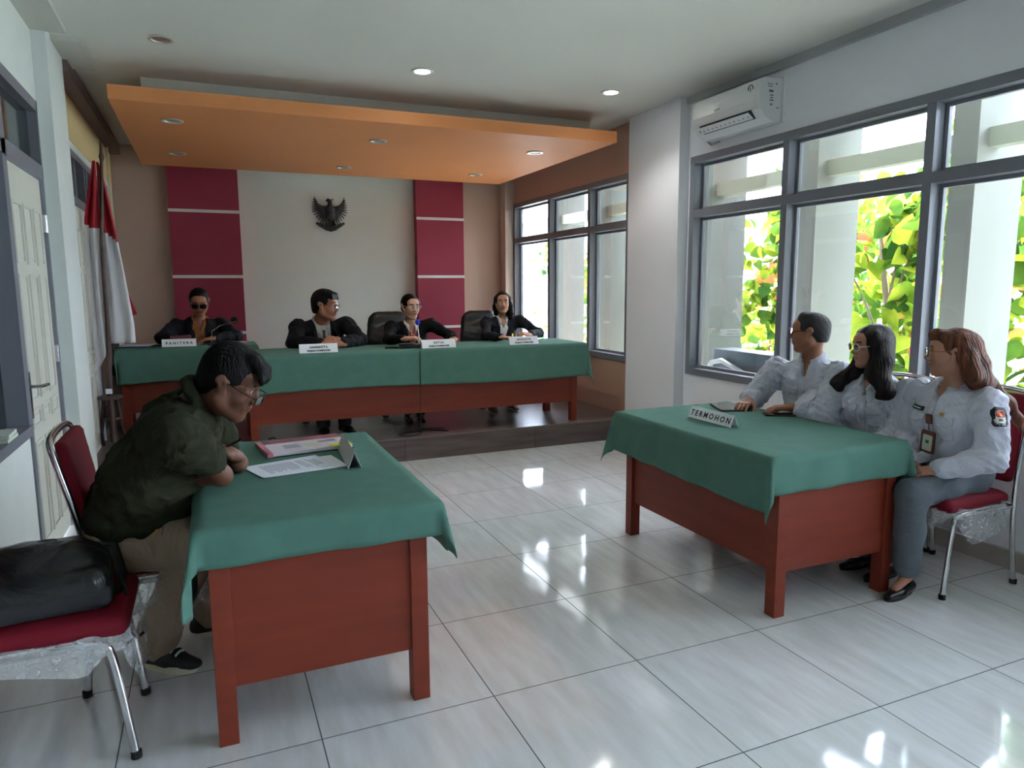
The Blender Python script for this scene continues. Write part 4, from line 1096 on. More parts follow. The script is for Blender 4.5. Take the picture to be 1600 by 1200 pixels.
# badge holder hanging on her shirt
M = chest_frame(PN3, .012, .70, .14); bv = PN3.bv; zz = M.to_3x3()@Vector((0, 0, 1))
def on_chest(x, y, off):
    hit = bv.ray_cast(M@Vector((x, y, .1)), -zz, .4)[0]; return hit+zz*off
p0, p1, p2 = on_chest(0, .0, .012), on_chest(-.002, -.055, .016), on_chest(-.006, -.17, .016)
bh = empty('badge_holder', p1, 'brown leather badge holder hanging on a clip reel from a white shirt', 'badge')
BR = mat('brown_badge_leather', (112, 58, 40), .5)
Mr = frame(p0, M.to_3x3()@Vector((1, 0, 0)), M.to_3x3()@Vector((0, 1, 0))); MB().prism(rrect(.030, .046, .005), Mr@Matrix.Translation((0, 0, -.004)), .010).build('clip_reel', BR, bh)
MB().tube([p0-Vector((0, 0, .02)), p1], .0035, 8).build('strap', CHROME, bh)
yv = (p1-p2).normalized(); Mb = frame(p2+yv*.055, Vector(yv).cross(zz), yv)
MB().prism(rrect(.074, .108, .008), Mb@Matrix.Translation((0, 0, -.003)), .006).build('badge_case', BR, bh)
c = MB().prism(rrect(.052, .078, .006), Mb@Matrix.Translation((0, -.004, .003)), .0012).build('badge_card', mat('badge_card_paper', (196, 206, 186), .5), bh)
MB().prism(rrect(.018, .016, .001), Mb@Matrix.Translation((0, .002, .0042)), .0006).build('badge_print', mat('badge_green', (40, 110, 62), .6), c)
# ---- the four people in dark jackets on the stage
def jacket(P, m=SUITB, shirtm=None, tie=None, r=(.072, .064, .050), vw=.055, vdepth=.36, seed=2, shirt_fn=None, lapel=True, inf=.026, pad=.012, vbot=.012):
    S = Sdf(); s = P.s; torso_cloth(S, P, inf); J = P.J
    for c in 'lr':
        S.cone(V(J['s'+c])+P.up*pad*.3, lerp(J['s'+c], J['e'+c], .3), .058*s+pad*.3, .056*s, .02)
        sleeve(S, P, c, r[0]*s*.80, r[1]*s*.84, r[2]*s*.88, .93, .018)
    nk = V(J['neck']); pel = V(J['pelvis']); L = np.linalg.norm(nk-pel); dep = L*.66/s
    neck_hole(S, P); wedge(S, P, vw, dep, vbot); S.fn(folds(.010, .9, seed)); joint_folds(S, P, .008, .12, 60, seed)
    v, f = S.mesh(.0085, smooth=1); o = obj('jacket', v, f, m, P.root, True); bv = bvh_of(o); P.bv = bv; P.jacket = o
    S = Sdf(); torso_cloth(S, P, inf-.010); neck_hole(S, P, vee=None if tie else (.030, .085)); S.cut(nk-P.up*L*.75, -P.up); S.fn(folds(.003, 1.2, seed+4))
    v, f = S.mesh(.008, smooth=1); so_ = obj('shirt', v, f, shirtm, P.root, True); bs = bvh_of(so_)
    M = chest_frame(P, 0, .96, .13); bot = -dep*s
    if tie: decal(bs, M, [(-.015, .004), (-.010, -.030), (-.026, bot*.80), (0, bot*.92), (.026, bot*.80), (.010, -.030), (.015, .004)], 'tie', tie, P.root, .005, .005, .010)
    if lapel:
        for sx in (-1, 1):
            W0 = vw*s
            decal(bv, M, [(sx*x, y) for x, y in ((W0*1.05, .012), (W0*1.9, .012), (W0*2.15, -.045), (W0*1.70, -.060), (W0*1.85, -.10), (vbot*s*3.4, bot*.97), (vbot*s*1.1, bot*.97), (W0*.72, -L*.20))][::sx], 'lapel', m, P.root, .006, .005, .012)
    return o

def hair_h1(P):
    S = Sdf(); H, s = P.H, P.s; hair_cap(S, H, P.R, s, nape=-.062, front=.056, volume=.010)
    for x in (-.045, -.025, 0, .025, .045): S.chain([H(x, .02, .108), H(x*1.1, .066, .092), H(x*1.25+.012, .088, .066)], [.024*s, .018*s, .007*s], .018*s)
    hair_mesh(P, S, HAIRB, .0065, .002, 9)
H1 = dict(pelvis=(-.50, 4.62, .70), neck=(-.505, 4.44, 1.125), head=(-.478, 4.36, 1.285), face=(.86, -.52, -.06), front=(.05, -1, -.15), chest=(.18, .125), belly=(.17, .13),
          sr=(-.715, 4.43, 1.105), sl=(-.285, 4.43, 1.115), er=(-.78, 4.22, .975), wr=(-.56, 3.98, .972), el=(-.20, 4.22, .975), wl=(-.42, 3.98, .972), base=(-.5, 4.62, .2),
          hr=(-.60, 4.60, .66), hl=(-.40, 4.60, .66), kr=(-.62, 4.15, .64), kl=(-.38, 4.15, .64), ar=(-.60, 3.90, .29), al=(-.42, 3.90, .29), toer=(-.1, -1, 0), toel=(.3, -1, 0))
H1['handr'] = dict(d=(.93, -.1, .25), n=(.1, .6, -.5), side=1, curl=(.4, .6, .5)); H1['handl'] = dict(d=(-.93, -.05, .15), n=(-.1, .5, -.6), side=-1, curl=(.5, .6, .5))
def cl_h1(P):
    jacket(P, SUITB, mat('pale_grey_shirt', (156, 152, 146), .75), mat('dark_striped_tie', (48, 48, 58), .6), (.078, .070, .054), vw=.060, seed=3)
    collar(P, mat('pale_grey_shirt', (156, 152, 146)), .060*P.s, .026, .036, .35, .22, drop=.010, off=tuple(P.up*.014+P.fw*.006))
    trousers(P, DARKT, seed=8); eyeglasses(P, mat('silver_eyeglass_frame', (170, 168, 165), .25, .9), LENS, .0016, .025, .017, full=True)
    for c in 'lr': shoe('sneaker', P.J['a'+c], P.J['toe'+c], 1.05, SHOEB, SOLEC, P.root, ground=.2)
build_person(H1, 'person in a black suit and tie, hands folded, head turned to one side', 'tan', hair_h1, cl_h1, s=1.10, facestep=.0040, handstep=.0045, fat=.003, moustache=True, brow=1.2)

def hair_k(P):
    S = Sdf(); H, s, R = P.H, P.s, P.R
    S.ell(H(0, -.018, .036), V(.086, .106, .093)*s, R, .02*s); S.ell(H(.008, .090, .002), V(.050, .052, .078)*s, R, .010*s, 's'); S.ell(H(0, .078, -.085), V(.085, .085, .066)*s, R, .012*s, 's')
    S.ell(H(0, -.105, -.02), V(.05, .045, .05)*s, R, .02*s); S.cut(H(0, 0, -.075), -R[:, 2])
    S.ell(H(-.064, .036, .036), V(.022, .034, .040)*s, R, .02*s)
    hair_mesh(P, S, HAIRB, .0062, .0010, 9)
KT = dict(pelvis=(.36, 4.66, .70), neck=(.335, 4.47, 1.105), head=(.322, 4.40, 1.262), face=(.18, -.97, -.10), front=(-.02, -1, -.12), chest=(.15, .105), belly=(.145, .11), bust=.9,
          sr=(.150, 4.47, 1.080), sl=(.530, 4.46, 1.092), er=(.055, 4.22, .975), wr=(.155, 3.96, .995), el=(.665, 4.22, .985), wl=(.62, 4.00, .975), base=(.36, 4.66, .2),
          hr=(.28, 4.62, .66), hl=(.44, 4.62, .66), kr=(.24, 4.2, .64), kl=(.42, 4.2, .64), ar=(.22, 4.22, .29), al=(.33, 4.2, .29), toer=(0, -1, 0), toel=(0, -1, 0))
KT['handr'] = dict(d=(.80, -.35, .10), n=(.3, .0, -1), side=1, curl=(.35, .5, .4), spread=.6); KT['handl'] = dict(d=(-.45, -.85, -.05), n=(0, 0, -1), side=-1)
def print_blouse(name, c1, c2, sc=60):
    m = mat(name, c1, .7); nt = m.node_tree; b = nt.nodes['Principled BSDF']; v = nt.nodes.new('ShaderNodeTexVoronoi'); v.inputs['Scale'].default_value = sc; v.distance = 'MANHATTAN'
    tc = nt.nodes.new('ShaderNodeTexCoord'); nt.links.new(tc.outputs['Object'], v.inputs['Vector'])
    r = nt.nodes.new('ShaderNodeValToRGB'); r.color_ramp.interpolation = 'CONSTANT'; r.color_ramp.elements[0].color = (*s2l(c1), 1); r.color_ramp.elements[1].color = (*s2l(c2), 1); r.color_ramp.elements[1].position = .45
    nt.links.new(v.outputs['Distance'], r.inputs[0]); nt.links.new(r.outputs[0], b.inputs['Base Color']); return m
BL1 = print_blouse('red_white_print_blouse', (216, 196, 188), (158, 62, 52)); BL2 = print_blouse('brown_orange_batik_blouse', (112, 66, 30), (150, 92, 44), 45)
def cl_k(P):
    jacket(P, SUITB, BL1, None, (.066, .058, .044), vw=.048, seed=13); collar(P, mat('white_collar_cotton', (214, 208, 206), .7), .054*P.s, .018, .030, .40, .20, drop=.008, off=tuple(P.up*.012+P.fw*.006))
    trousers(P, DARKT, seed=9); eyeglasses(P, mat('pale_clear_eyeglass_frame', (205, 196, 188)), LENS, .0018, .024, .018, square=False)
    for c in 'lr': shoe('flat_shoe', P.J['a'+c], P.J['toe'+c], 1.0, SHOEB, BLACKP, P.root, style='pump', ground=.2)
build_person(KT, 'person in a black jacket and red print blouse speaking at the microphone', 'light', hair_k, cl_k, s=.98, female=True, mouth_open=1, facestep=.0040, brow=1.3, handstep=.0042)

def hair_a2(P):
    S = Sdf(); H, s, R = P.H, P.s, P.R
    S.ell(H(0, -.018, .036), V(.085, .104, .092)*s, R, .02*s); S.ell(H(-.004, .090, -.004), V(.054, .052, .086)*s, R, .010*s, 's'); S.ell(H(0, .082, -.100), V(.066, .085, .070)*s, R, .012*s, 's')
    S.chain([H(-.070, .015, .05), H(-.086, .005, -.03), H(-.092, -.01, -.11), H(-.090, -.03, -.18)], [.028*s, .030*s, .034*s, .026*s], .03*s)
    S.chain([H(.066, -.02, .04), H(.074, -.045, -.05), H(.075, -.06, -.13)], [.028*s, .030*s, .020*s], .03*s); S.ell(H(0, -.06, -.08), V(.08, .045, .11)*s, R, .03*s)
    hair_mesh(P, S, HAIRD, .0062, .0012, 11)
A2 = dict(pelvis=(1.32, 4.68, .70), neck=(1.300, 4.49, 1.130), head=(1.288, 4.44, 1.290), face=(-.30, -.95, -.05), front=(-.12, -1, -.12), chest=(.148, .105), belly=(.14, .11), bust=.9,
          sr=(1.120, 4.47, 1.100), sl=(1.485, 4.46, 1.108), er=(1.015, 4.22, .975), wr=(1.10, 3.98, .975), el=(1.60, 4.22, .985), wl=(1.40, 4.05, .985), base=(1.32, 4.68, .2),
          hr=(1.24, 4.62, .66), hl=(1.40, 4.62, .66), kr=(1.20, 4.25, .64), kl=(1.40, 4.25, .64), ar=(1.12, 4.32, .29), al=(1.36, 4.40, .29), toer=(-.1, -1, 0), toel=(0, -1, 0))
A2['handr'] = dict(d=(.85, -.40, -.05), n=(0, 0, -1), side=1, curl=(.4, .5, .4)); A2['handl'] = dict(d=(-.90, -.05, .25), n=(0, .4, -.9), side=-1, curl=(.7, .8, .6))
def cl_a2(P):
    jacket(P, SUITN, mat('white_blouse', (216, 214, 216), .7), None, (.066, .058, .044), vw=.045, seed=17, lapel=False); collar(P, mat('white_blouse', (216, 214, 216)), .052*P.s, .016, .045, .45, .20, drop=.008, off=tuple(P.up*.012+P.fw*.006))
    decal(P.bv, chest_frame(P, .095, .72, .13), ellp(.013, .020, 14), 'brooch', mat('brass_pin', (196, 150, 60)), P.root, .006, .004, .008)
    trousers(P, mat('brown_trouser_cloth', (70, 58, 54), .8), seed=10)
    for c in 'lr': shoe('moccasin', P.J['a'+c], P.J['toe'+c], .95, MOC, SOLEC, P.root, ground=.2)
build_person(A2, 'person with long dark hair in a charcoal jacket and white blouse', 'light', hair_a2, cl_a2, s=.90, female=True, facestep=.0040, brow=1.3, handstep=.0042, hairm=HAIRD)

def hair_pn(P):
    S = Sdf(); H, s, R = P.H, P.s, P.R; hair_cap(S, H, R, s, nape=-.05, front=.066, volume=-.003); S.ell(H(0, -.115, .0), V(.04, .035, .04)*s, R, .02*s)
    hair_mesh(P, S, HAIRB, .0065, .0006, 7)
PNJ = dict(pelvis=(-1.535, 5.22, .72), neck=(-1.532, 5.16, 1.155), head=(-1.522, 5.06, 1.325), face=(-.02, -.90, -.42), front=(0, -1, -.15), chest=(.155, .105), belly=(.145, .11), bust=.8,
          sr=(-1.735, 5.16, 1.105), sl=(-1.330, 5.16, 1.110), er=(-1.86, 4.98, 1.005), wr=(-1.72, 4.80, .995), el=(-1.215, 4.98, 1.005), wl=(-1.42, 4.86, .995), base=(-1.535, 5.22, .2),
          hr=(-1.62, 5.2, .68), hl=(-1.45, 5.2, .68), kr=(-1.62, 4.85, .62), kl=(-1.45, 4.85, .62), ar=(-1.62, 4.95, .29), al=(-1.45, 4.95, .29), toer=(0, -1, 0), toel=(0, -1, 0))
PNJ['handr'] = dict(d=(.75, -.45, -.05), n=(0, 0, -1), side=1); PNJ['handl'] = dict(d=(-.9, -.25, -.05), n=(0, 0, -1), side=-1)
def cl_pn(P):
    jacket(P, SUITN, BL2, None, (.068, .060, .046), vw=.058, seed=19); collar(P, BL2, .054*P.s, .018, .030, .40, .20, drop=.008, off=tuple(P.up*.012+P.fw*.006))
    trousers(P, DARKT, seed=12); eyeglasses(P, mat('black_eyeglass_frame', (20, 18, 20)), LENSD, .0026, .027, .021)
    for c in 'lr': shoe('flat_shoe', P.J['a'+c], P.J['toe'+c], 1.0, SHOEB, BLACKP, P.root, style='pump', ground=.2)
    w = lerp(P.J['el'], P.J['wl'], .93); ax = nrm(V(P.J['wl'])-V(P.J['el'])); MB().tube([w-ax*.01, w+ax*.01], .032, 16).build('wristwatch', CHROME, P.root, True)
build_person(PNJ, 'person in sunglasses and a dark jacket behind the left rear table', 'tan', hair_pn, cl_pn, s=1.03, female=True, facestep=.0045, handstep=.0045)
# ---------------------------------------------------------------- tables and their cloths
def wood_table(x0, x1, y0, y1, z0, top, label, group, panels=('xl', 'xr', 'yn'), pb=.19, leg=.06, midlegs=()):
    """desk with four square legs, a top and modesty panels; z0 floor height, top = top surface"""
    e = empty('table', ((x0+x1)/2, (y0+y1)/2, z0), label, 'table', group)
    MB().box((x0, y0, top-.03), (x1, y1, top), bev=.003).build('tabletop', WOOD, e)
    for x in [x0, x1-leg]+list(midlegs):
        for y in (y0, y1-leg): MB().box((x, y, z0), (x+leg, y+leg, top-.03), bev=.003).build('leg', WOOD, e)
    t = .018
    for p in panels:
        if p == 'xl': MB().box((x0+.018, y0+leg, z0+pb), (x0+.018+t, y1-leg, top-.03)).build('side_panel', WOOD, e)
        if p == 'xr': MB().box((x1-.018-t, y0+leg, z0+pb), (x1-.018, y1-leg, top-.03)).build('side_panel', WOOD, e)
        if p == 'yn': MB().box((x0+leg, y0+.012, z0+pb), (x1-leg, y0+.012+t, top-.03)).build('front_panel', WOOD, e)
    return e

def table_cloth(name, x0, x1, y0, y1, z, dx0, dx1, dy0, dy1, label, group=None, seed=0, wav=.006, slant=None, corner=1.0):
    """drop lengths on the four sides; corners hang as folded points"""
    rng = np.random.RandomState(seed); ph = rng.rand(8)*6.28; r = .006
    def axis(a, b, da, db, step=.03):
        na, nb = max(4, int(da/.018)), max(4, int(db/.018))
        u = [a-da*(1-i/na) for i in range(na)]+list(np.linspace(a, b, int((b-a)/step)+2))+[b+db*(i+1)/nb for i in range(nb)]
        return u
    U = axis(x0, x1, dx0, dx1); Vv = axis(y0, y1, dy0, dy1); vs = []
    for u in U:
        for v in Vv:
            cx, cy = min(max(u, x0), x1), min(max(v, y0), y1)
            ex, ey = u-cx, v-cy; h = math.hypot(ex, ey)
            if h < 1e-6: vs.append((u, v, z+.0006*math.sin(u*9+ph[0])*math.sin(v*8+ph[1]))); continue
            if abs(ex) < 1e-6 or abs(ey) < 1e-6:
                q = cy if abs(ey) < 1e-6 else cx; sg = (1 if ex > 0 else -1, 0) if abs(ey) < 1e-6 else (0, 1 if ey > 0 else -1)
                k = 1+.05*math.sin(q*2.1+ph[5]); dd = h*k
                w = wav*(math.sin(q*17+ph[2])+.7*math.sin(q*31+ph[3])+.5*math.sin(q*7+ph[4]))*min(1, h/.15)
                off = r+.028*h+w+.004
                vs.append((cx+sg[0]*off, cy+sg[1]*off, z-dd+r*.3))
            else:
                a = math.atan2(abs(ey), abs(ex)); f = math.sin(2*a)**2; s1, s2 = (1 if ex > 0 else -1), (1 if ey > 0 else -1)
                rad = r+.004+h*(.028+.20*f*corner)
                # the fold leans to one side so that the point hangs free
                ca, sa = math.cos(a), math.sin(a)
                vs.append((cx+s1*rad*ca, cy+s2*rad*sa, z-h*(.985-.06*f)))
    n = len(Vv); fs = [[i*n+j, (i+1)*n+j, (i+1)*n+j+1, i*n+j+1] for i in range(len(U)-1) for j in range(n-1)]
    o = obj(name, vs, fs, CLOTH, None, True); md = o.modifiers.new('thick', 'SOLIDIFY'); md.thickness = .003; md.offset = 1
    tag(o, label, 'tablecloth', group); return o

TL = .722
wood_table(-1.505, -.81, .085, 1.29, 0, TL, 'reddish wooden table under green cloth where the person in the olive shirt leans', 'reddish wooden tables')
table_cloth('tablecloth', -1.535, -.765, .065, 1.325, TL+.004, .27, .18, .125, .22, 'green cloth on the left table under the loose printed papers', 'green tablecloths', 1)
wood_table(.74, 1.45, .05, 1.25, 0, TL, 'reddish wooden table in front of the three people in white shirts', 'reddish wooden tables', pb=.20)
table_cloth('tablecloth', .685, 1.50, .045, 1.285, TL+.004, .235, .20, .165, .22, 'green cloth on the right table under the tablet and phone', 'green tablecloths', 2)
TJ = .925
wood_table(-1.20, 1.68, 3.58, 4.20, ZS, TJ, 'long reddish wooden table at the front edge of the stage', 'reddish wooden tables', pb=.185)
table_cloth('tablecloth', -1.215, 1.76, 3.55, 4.22, TJ+.004, .30, .30, .30, .20, 'long green cloth covering the front table on the stage', 'green tablecloths', 3, wav=.003, corner=.6)
wood_table(-2.17, -1.10, 4.62, 5.02, ZS, TJ+.012, 'reddish wooden table at the rear left of the stage beside the flag', 'reddish wooden tables', pb=.185)
table_cloth('tablecloth', -2.19, -1.06, 4.60, 5.04, TJ+.016, .06, .10, .30, .10, 'green cloth on the rear left stage table under the stacked papers', 'green tablecloths', 4, wav=.003)

# ---------------------------------------------------------------- chairs
def visitor_chair(x, y, label, group, side=1, plastic=True, ang=0.):
    """stacking chair with red pads and a chromed tube frame; faces +x when side=1, -x when side=-1"""
    e = empty('stacking_chair', (x, y, 0), label, 'chair', group)
    M = Matrix.Translation((x, y, 0))@Matrix.Rotation(ang+(0 if side == 1 else math.pi), 4, 'Z')
    P = lambda a, b, c: M@Vector((a, b, c))
    # seat pad: local x forward
    S = Sdf(); S.box((0, 0, .435), (.215, .205, .032), None, .030, .01); S.ell((.0, 0, .455), (.20, .19, .024), None, .03)
    S.box((-.265, 0, .70), (.022, .205, .20), np.array(((math.cos(.16), 0, math.sin(.16)), (0, 1, 0), (-math.sin(.16), 0, math.cos(.16)))) @ np.eye(3), .022, .004) if 0 else None
    v, f = S.mesh(.014); v = np.array([tuple(M@Vector(p)) for p in v]); o = obj('seat', v, f, VINYL, e, True)
    S = Sdf(); R = np.array(((math.cos(-.17), 0, math.sin(-.17)), (0, 1, 0), (-math.sin(-.17), 0, math.cos(-.17))))
    S.box((-.262, 0, .715), (.024, .192, .215), R, .023, .004); v, f = S.mesh(.012); v = np.array([tuple(M@Vector(p)) for p in v]); obj('backrest', v, f, VINYL, e, True)
    def leg(pts, nm='leg'):
        q = []
        for i, p in enumerate(pts): q.append(P(*p))
        # round the bends
        for _ in range(2):
            r = [q[0]]
            for i in range(len(q)-1): r += [q[i].lerp(q[i+1], .25), q[i].lerp(q[i+1], .75)]
            q = r+[q[-1]]
        return q
    for sy in (-1, 1):
        b = MB(); b.tube(leg([(.205, sy*.19, .012), (.165, sy*.188, .36), (.14, sy*.186, .392), (.02, sy*.186, .395)]), .0125, 10, rz=.0125)
        autosmooth(b.build('leg', CHROME, e))
        b = MB(); b.tube(leg([(-.275, sy*.21, .012), (-.235, sy*.205, .30), (-.235, sy*.205, .45)]), .0125, 10)
        autosmooth(b.build('leg', CHROME, e))
        for (lx, ly) in ((.206, sy*.19), (-.276, sy*.21)): MB().lathe([(.016, 0), (.016, .022), (.013, .025)], P(lx, ly, 0), 12).build('foot_cap', RUBBER, e)
        b = MB(); b.tube([P(.14, sy*.187, .392), P(-.235, sy*.203, .392)], .010, 8); b.build('side_rail', CHROME, e)
    b = MB(); b.tube(leg([(-.235, -.205, .44), (-.245, -.205, .60), (-.315, -.205, .90), (-.325, -.17, .945), (-.325, .17, .945), (-.315, .205, .90), (-.245, .205, .60), (-.235, .205, .44)]), .0125, 10)
    autosmooth(b.build('back_frame', CHROME, e)); b = MB(); b.tube([P(.12, -.185, .392), P(.12, .185, .392)], .009, 8); b.build('crossbar', CHROME, e)
    b = MB(); b.tube([P(-.235, -.203, .395), P(-.235, .203, .395)], .009, 8); b.build('crossbar', CHROME, e)
    if plastic:
        rng = np.random.RandomState(int(abs(x*y)*1000) % 997); b = MB(); n = 60; rings = 6; vs = []; fs = []
        for j in range(rings):
            t = j/(rings-1)
            for i in range(n):
                a = 2*math.pi*i/n; ex = .5; cx = .222*math.copysign(abs(math.cos(a))**ex, math.cos(a)); cy = .222*math.copysign(abs(math.sin(a))**ex, math.sin(a))
                k = 1+.030*math.sin(a*9+j*1.7)+.022*math.sin(a*17+j*2.6+1)+.05*t*math.sin(a*3+1)
                vs.append(P(cx*k, cy*k, .428-.030*j*(.80+.32*math.sin(a*2+x*9)+.25*math.sin(a*5+y*7))+.006*math.sin(a*13+j*2)))
        for j in range(rings-1):
            for i in range(n): fs.append([j*n+i, j*n+(i+1) % n, (j+1)*n+(i+1) % n, (j+1)*n+i])
        obj('plastic_wrap', vs, fs, PLASTIC, e, True)
    return e
def plastic_mat():
    m = bpy.data.materials.new('clear_wrinkled_plastic'); m.use_nodes = True; nt = m.node_tree; N = nt.nodes; L = nt.links; N.clear()
    o = N.new('ShaderNodeOutputMaterial'); t = N.new('ShaderNodeBsdfTransparent'); g = N.new('ShaderNodeBsdfGlossy'); d = N.new('ShaderNodeBsdfDiffuse'); t.inputs[0].default_value = (.93, .95, .95, 1)
    g.inputs['Roughness'].default_value = .12; d.inputs[0].default_value = (.75, .77, .78, 1)
    tc = N.new('ShaderNodeTexCoord'); n = N.new('ShaderNodeTexNoise'); n.inputs['Scale'].default_value = 28; n.inputs['Detail'].default_value = 6; n.inputs['Distortion'].default_value = 2; L.new(tc.outputs['Object'], n.inputs['Vector'])
    bp = N.new('ShaderNodeBump'); bp.inputs['Strength'].default_value = 1; bp.inputs['Distance'].default_value = .02; L.new(n.outputs['Fac'], bp.inputs['Height']); L.new(bp.outputs[0], g.inputs['Normal'])
    r = N.new('ShaderNodeMapRange'); r.inputs['From Min'].default_value = .40; r.inputs['From Max'].default_value = .65; r.inputs['To Min'].default_value = .12; r.inputs['To Max'].default_value = .42; L.new(n.outputs['Fac'], r.inputs['Value'])
    a = N.new('ShaderNodeMixShader'); L.new(r.outputs[0], a.inputs[0]); L.new(t.outputs[0], a.inputs[1]); L.new(d.outputs[0], a.inputs[2])
    b = N.new('ShaderNodeMixShader'); b.inputs[0].default_value = .22; L.new(a.outputs[0], b.inputs[1]); L.new(g.outputs[0], b.inputs[2]); L.new(b.outputs[0], o.inputs[0]); return m
PLASTIC = plastic_mat()
CG = 'red stacking chairs with chrome frames'
visitor_chair(1.80, .075, 'red stacking chair with plastic wrap under the person in grey trousers', CG, -1)
visitor_chair(1.80, .53, 'red stacking chair under the middle person in a white shirt', CG, -1)
visitor_chair(1.82, .99, 'red stacking chair under the person with short dark hair', CG, -1)
visitor_chair(-1.66, .80, 'red stacking chair under the person in the olive shirt', CG, 1)
visitor_chair(-1.95, .335, 'red stacking chair with the black bag on its seat', CG, 1)

def office_chair(x, y, label, seat=.62, top=1.21, w=.27, ang=0):
    e = empty('office_chair', (x, y, ZS), label, 'chair', 'black executive chairs on the stage')
    M = Matrix.Translation((x, y, 0))@Matrix.Rotation(ang, 4, 'Z'); P = lambda a, b, c: M@Vector((a, b, c))
    def put(S, nm, st=.016):
        v, f = S.mesh(st, smooth=1); obj(nm, np.array([tuple(M@Vector(p)) for p in v]), f, LEATHER, e, True)
    S = Sdf(); S.box((0, -.02, seat-.06), (.25, .25, .06), None, .05, .02); put(S, 'seat')
    S = Sdf(); h = (top-seat)/2; R = np.array(((1, 0, 0), (0, math.cos(.12), -math.sin(.12)), (0, math.sin(.12), math.cos(.12))))
    q = w*.52
    for sx in (-1, 1): S.chain([(sx*(w-q), .21, seat+.02), (sx*(w-q), .25, seat+h), (sx*(w-q*1.15), .29, top-q)], [q, q*1.04, q*1.0], .03, 'u', (V(0, 1, 0), .42))
    S.chain([(0, .21, seat+.02), (0, .25, seat+h), (0, .29, top-q)], [q, q, q], .03, 'u', (V(0, 1, 0), .45)); S.ell((0, .22, seat+h*.9), (w*.7, .08, h*.7), R.T, .05)
    S.fn(lambda X, Y, Z: .007*np.abs(np.sin(Z*46+5*np.abs(X)*X*9))*np.clip(1-np.abs(Z-seat-h*1.1)/h, 0, 1)); put(S, 'backrest')
    for sx in (-1, 1):
        b = MB(); b.tube([P(sx*.26, .18, seat+.02), P(sx*.29, .16, seat+.17), P(sx*.29, -.14, seat+.18), P(sx*.27, -.18, seat-.02)], .02, 10); autosmooth(b.build('armrest', BLACKP, e))
    autosmooth(MB().lathe([(.028, .10), (.028, seat-ZS-.12)], (x, y, ZS), 16).build('column', CHROME, e))
    for k in range(5):
        a = 2*math.pi*k/5+.3; c, s_ = math.cos(a), math.sin(a); b = MB(); b.tube([P(0, 0, ZS+.10), P(c*.15, s_*.15, ZS+.095), P(c*.29, s_*.29, ZS+.065)], [.026, .022, .016], 8); sp = b.build('base_spoke', BLACKP, e, True)
        b = MB()
        Mx = Matrix.Translation(P(c*.30, s_*.30, ZS+.03))@Matrix.Rotation(a+1.2, 4, 'Z')@Matrix.Rotation(math.pi/2, 4, 'Y')
        b.lathe([(.029, -.024), (.030, -.008), (.020, -.006), (.020, .006), (.030, .008), (.029, .024)], n=16, M=Mx); autosmooth(b.build('caster', BLACKP, sp))
    return e
office_chair(.25, 4.72, 'black leather executive chair behind the person at the microphone', w=.24)
office_chair(1.27, 4.76, 'black leather executive chair behind the person in the charcoal jacket', w=.24, top=1.20)
office_chair(-.50, 4.72, 'black executive chair hidden behind the person in the black suit', w=.22, top=1.08)
office_chair(-1.535, 5.32, 'black chair hidden behind the person in sunglasses', w=.20, top=1.05)
# ---------------------------------------------------------------- things on the tables
def name_plate(x, y, z, w, h, lines, label, ang=0, sizes=(.03,), spacing=1.0, mt=PAPER):
    """folded card; printed face towards -y before rotation"""
    e = empty('name_plate', (x, y, z), label, 'name plate', 'folded name plates')
    M = Matrix.Translation((x, y, z))@Matrix.Rotation(ang, 4, 'Z'); d = .028; t = .0016
    b = MB(); vs = [M@Vector(p) for p in ((-w/2, -d, .001), (w/2, -d, .001), (w/2, 0, h), (-w/2, 0, h), (w/2, d, .001), (-w/2, d, .001), (-w/2, -d+t*2, .001), (w/2, -d+t*2, .001), (w/2, 0, h-t*2), (-w/2, 0, h-t*2), (w/2, d-t*2, .001), (-w/2, d-t*2, .001))]
    b.add(vs, [[0, 1, 2, 3], [3, 2, 4, 5], [7, 6, 9, 8], [8, 9, 11, 10], [0, 3, 9, 6], [3, 5, 11, 9], [2, 1, 7, 8], [4, 2, 8, 10], [1, 0, 6, 7], [5, 4, 10, 11]])
    card = b.build('card', mt, e)
    n = Vector((0, -h, d)).normalized(); up = Vector((0, d, h)).normalized(); R3 = M.to_3x3()
    for k, (txt, fy, sz) in enumerate(lines):
        p = M@(Vector((0, -d, 0))+up*(fy*h)+n*.0012); F_ = frame(p, R3@Vector((1, 0, 0)), R3@up)
        text_mesh(txt, F_, sz, INK, 'lettering', e, .0004, spacing if k == 0 else 1.0, .0008)
    return e
JZ = TJ+.0085
name_plate(-.655, 3.625, JZ, .30, .072, [('ANGGOTA', .66, .026), ('MAJELIS KOMISIONER', .26, .019)], 'white card reading ANGGOTA before the person in the black suit', spacing=1.15)
name_plate(.350, 3.625, JZ, .30, .072, [('KETUA', .66, .027), ('MAJELIS KOMISIONER', .26, .019)], 'white card reading KETUA beside the microphone', spacing=1.15)
name_plate(1.15, 3.625, JZ, .285, .072, [('ANGGOTA', .66, .026), ('MAJELIS KOMISIONER', .26, .019)], 'white card reading ANGGOTA before the person in the charcoal jacket', spacing=1.15)
name_plate(-1.70, 4.66, TJ+.021, .275, .066, [('PANITERA', .5, .034)], 'white card reading PANITERA on the rear left table', spacing=1.5)
CZ = TL+.0085
name_plate(.978, .79, CZ, .34, .062, [('TERMOHON', .5, .043)], 'white card reading TERMOHON on the right table', ang=-math.pi/2, spacing=1.5)
name_plate(-.94, .80, CZ, .40, .068, [], 'blank-backed folded card standing on the left table beside the papers', ang=math.pi/2-.06, mt=mat('plastic_card', (206, 206, 204), .25))

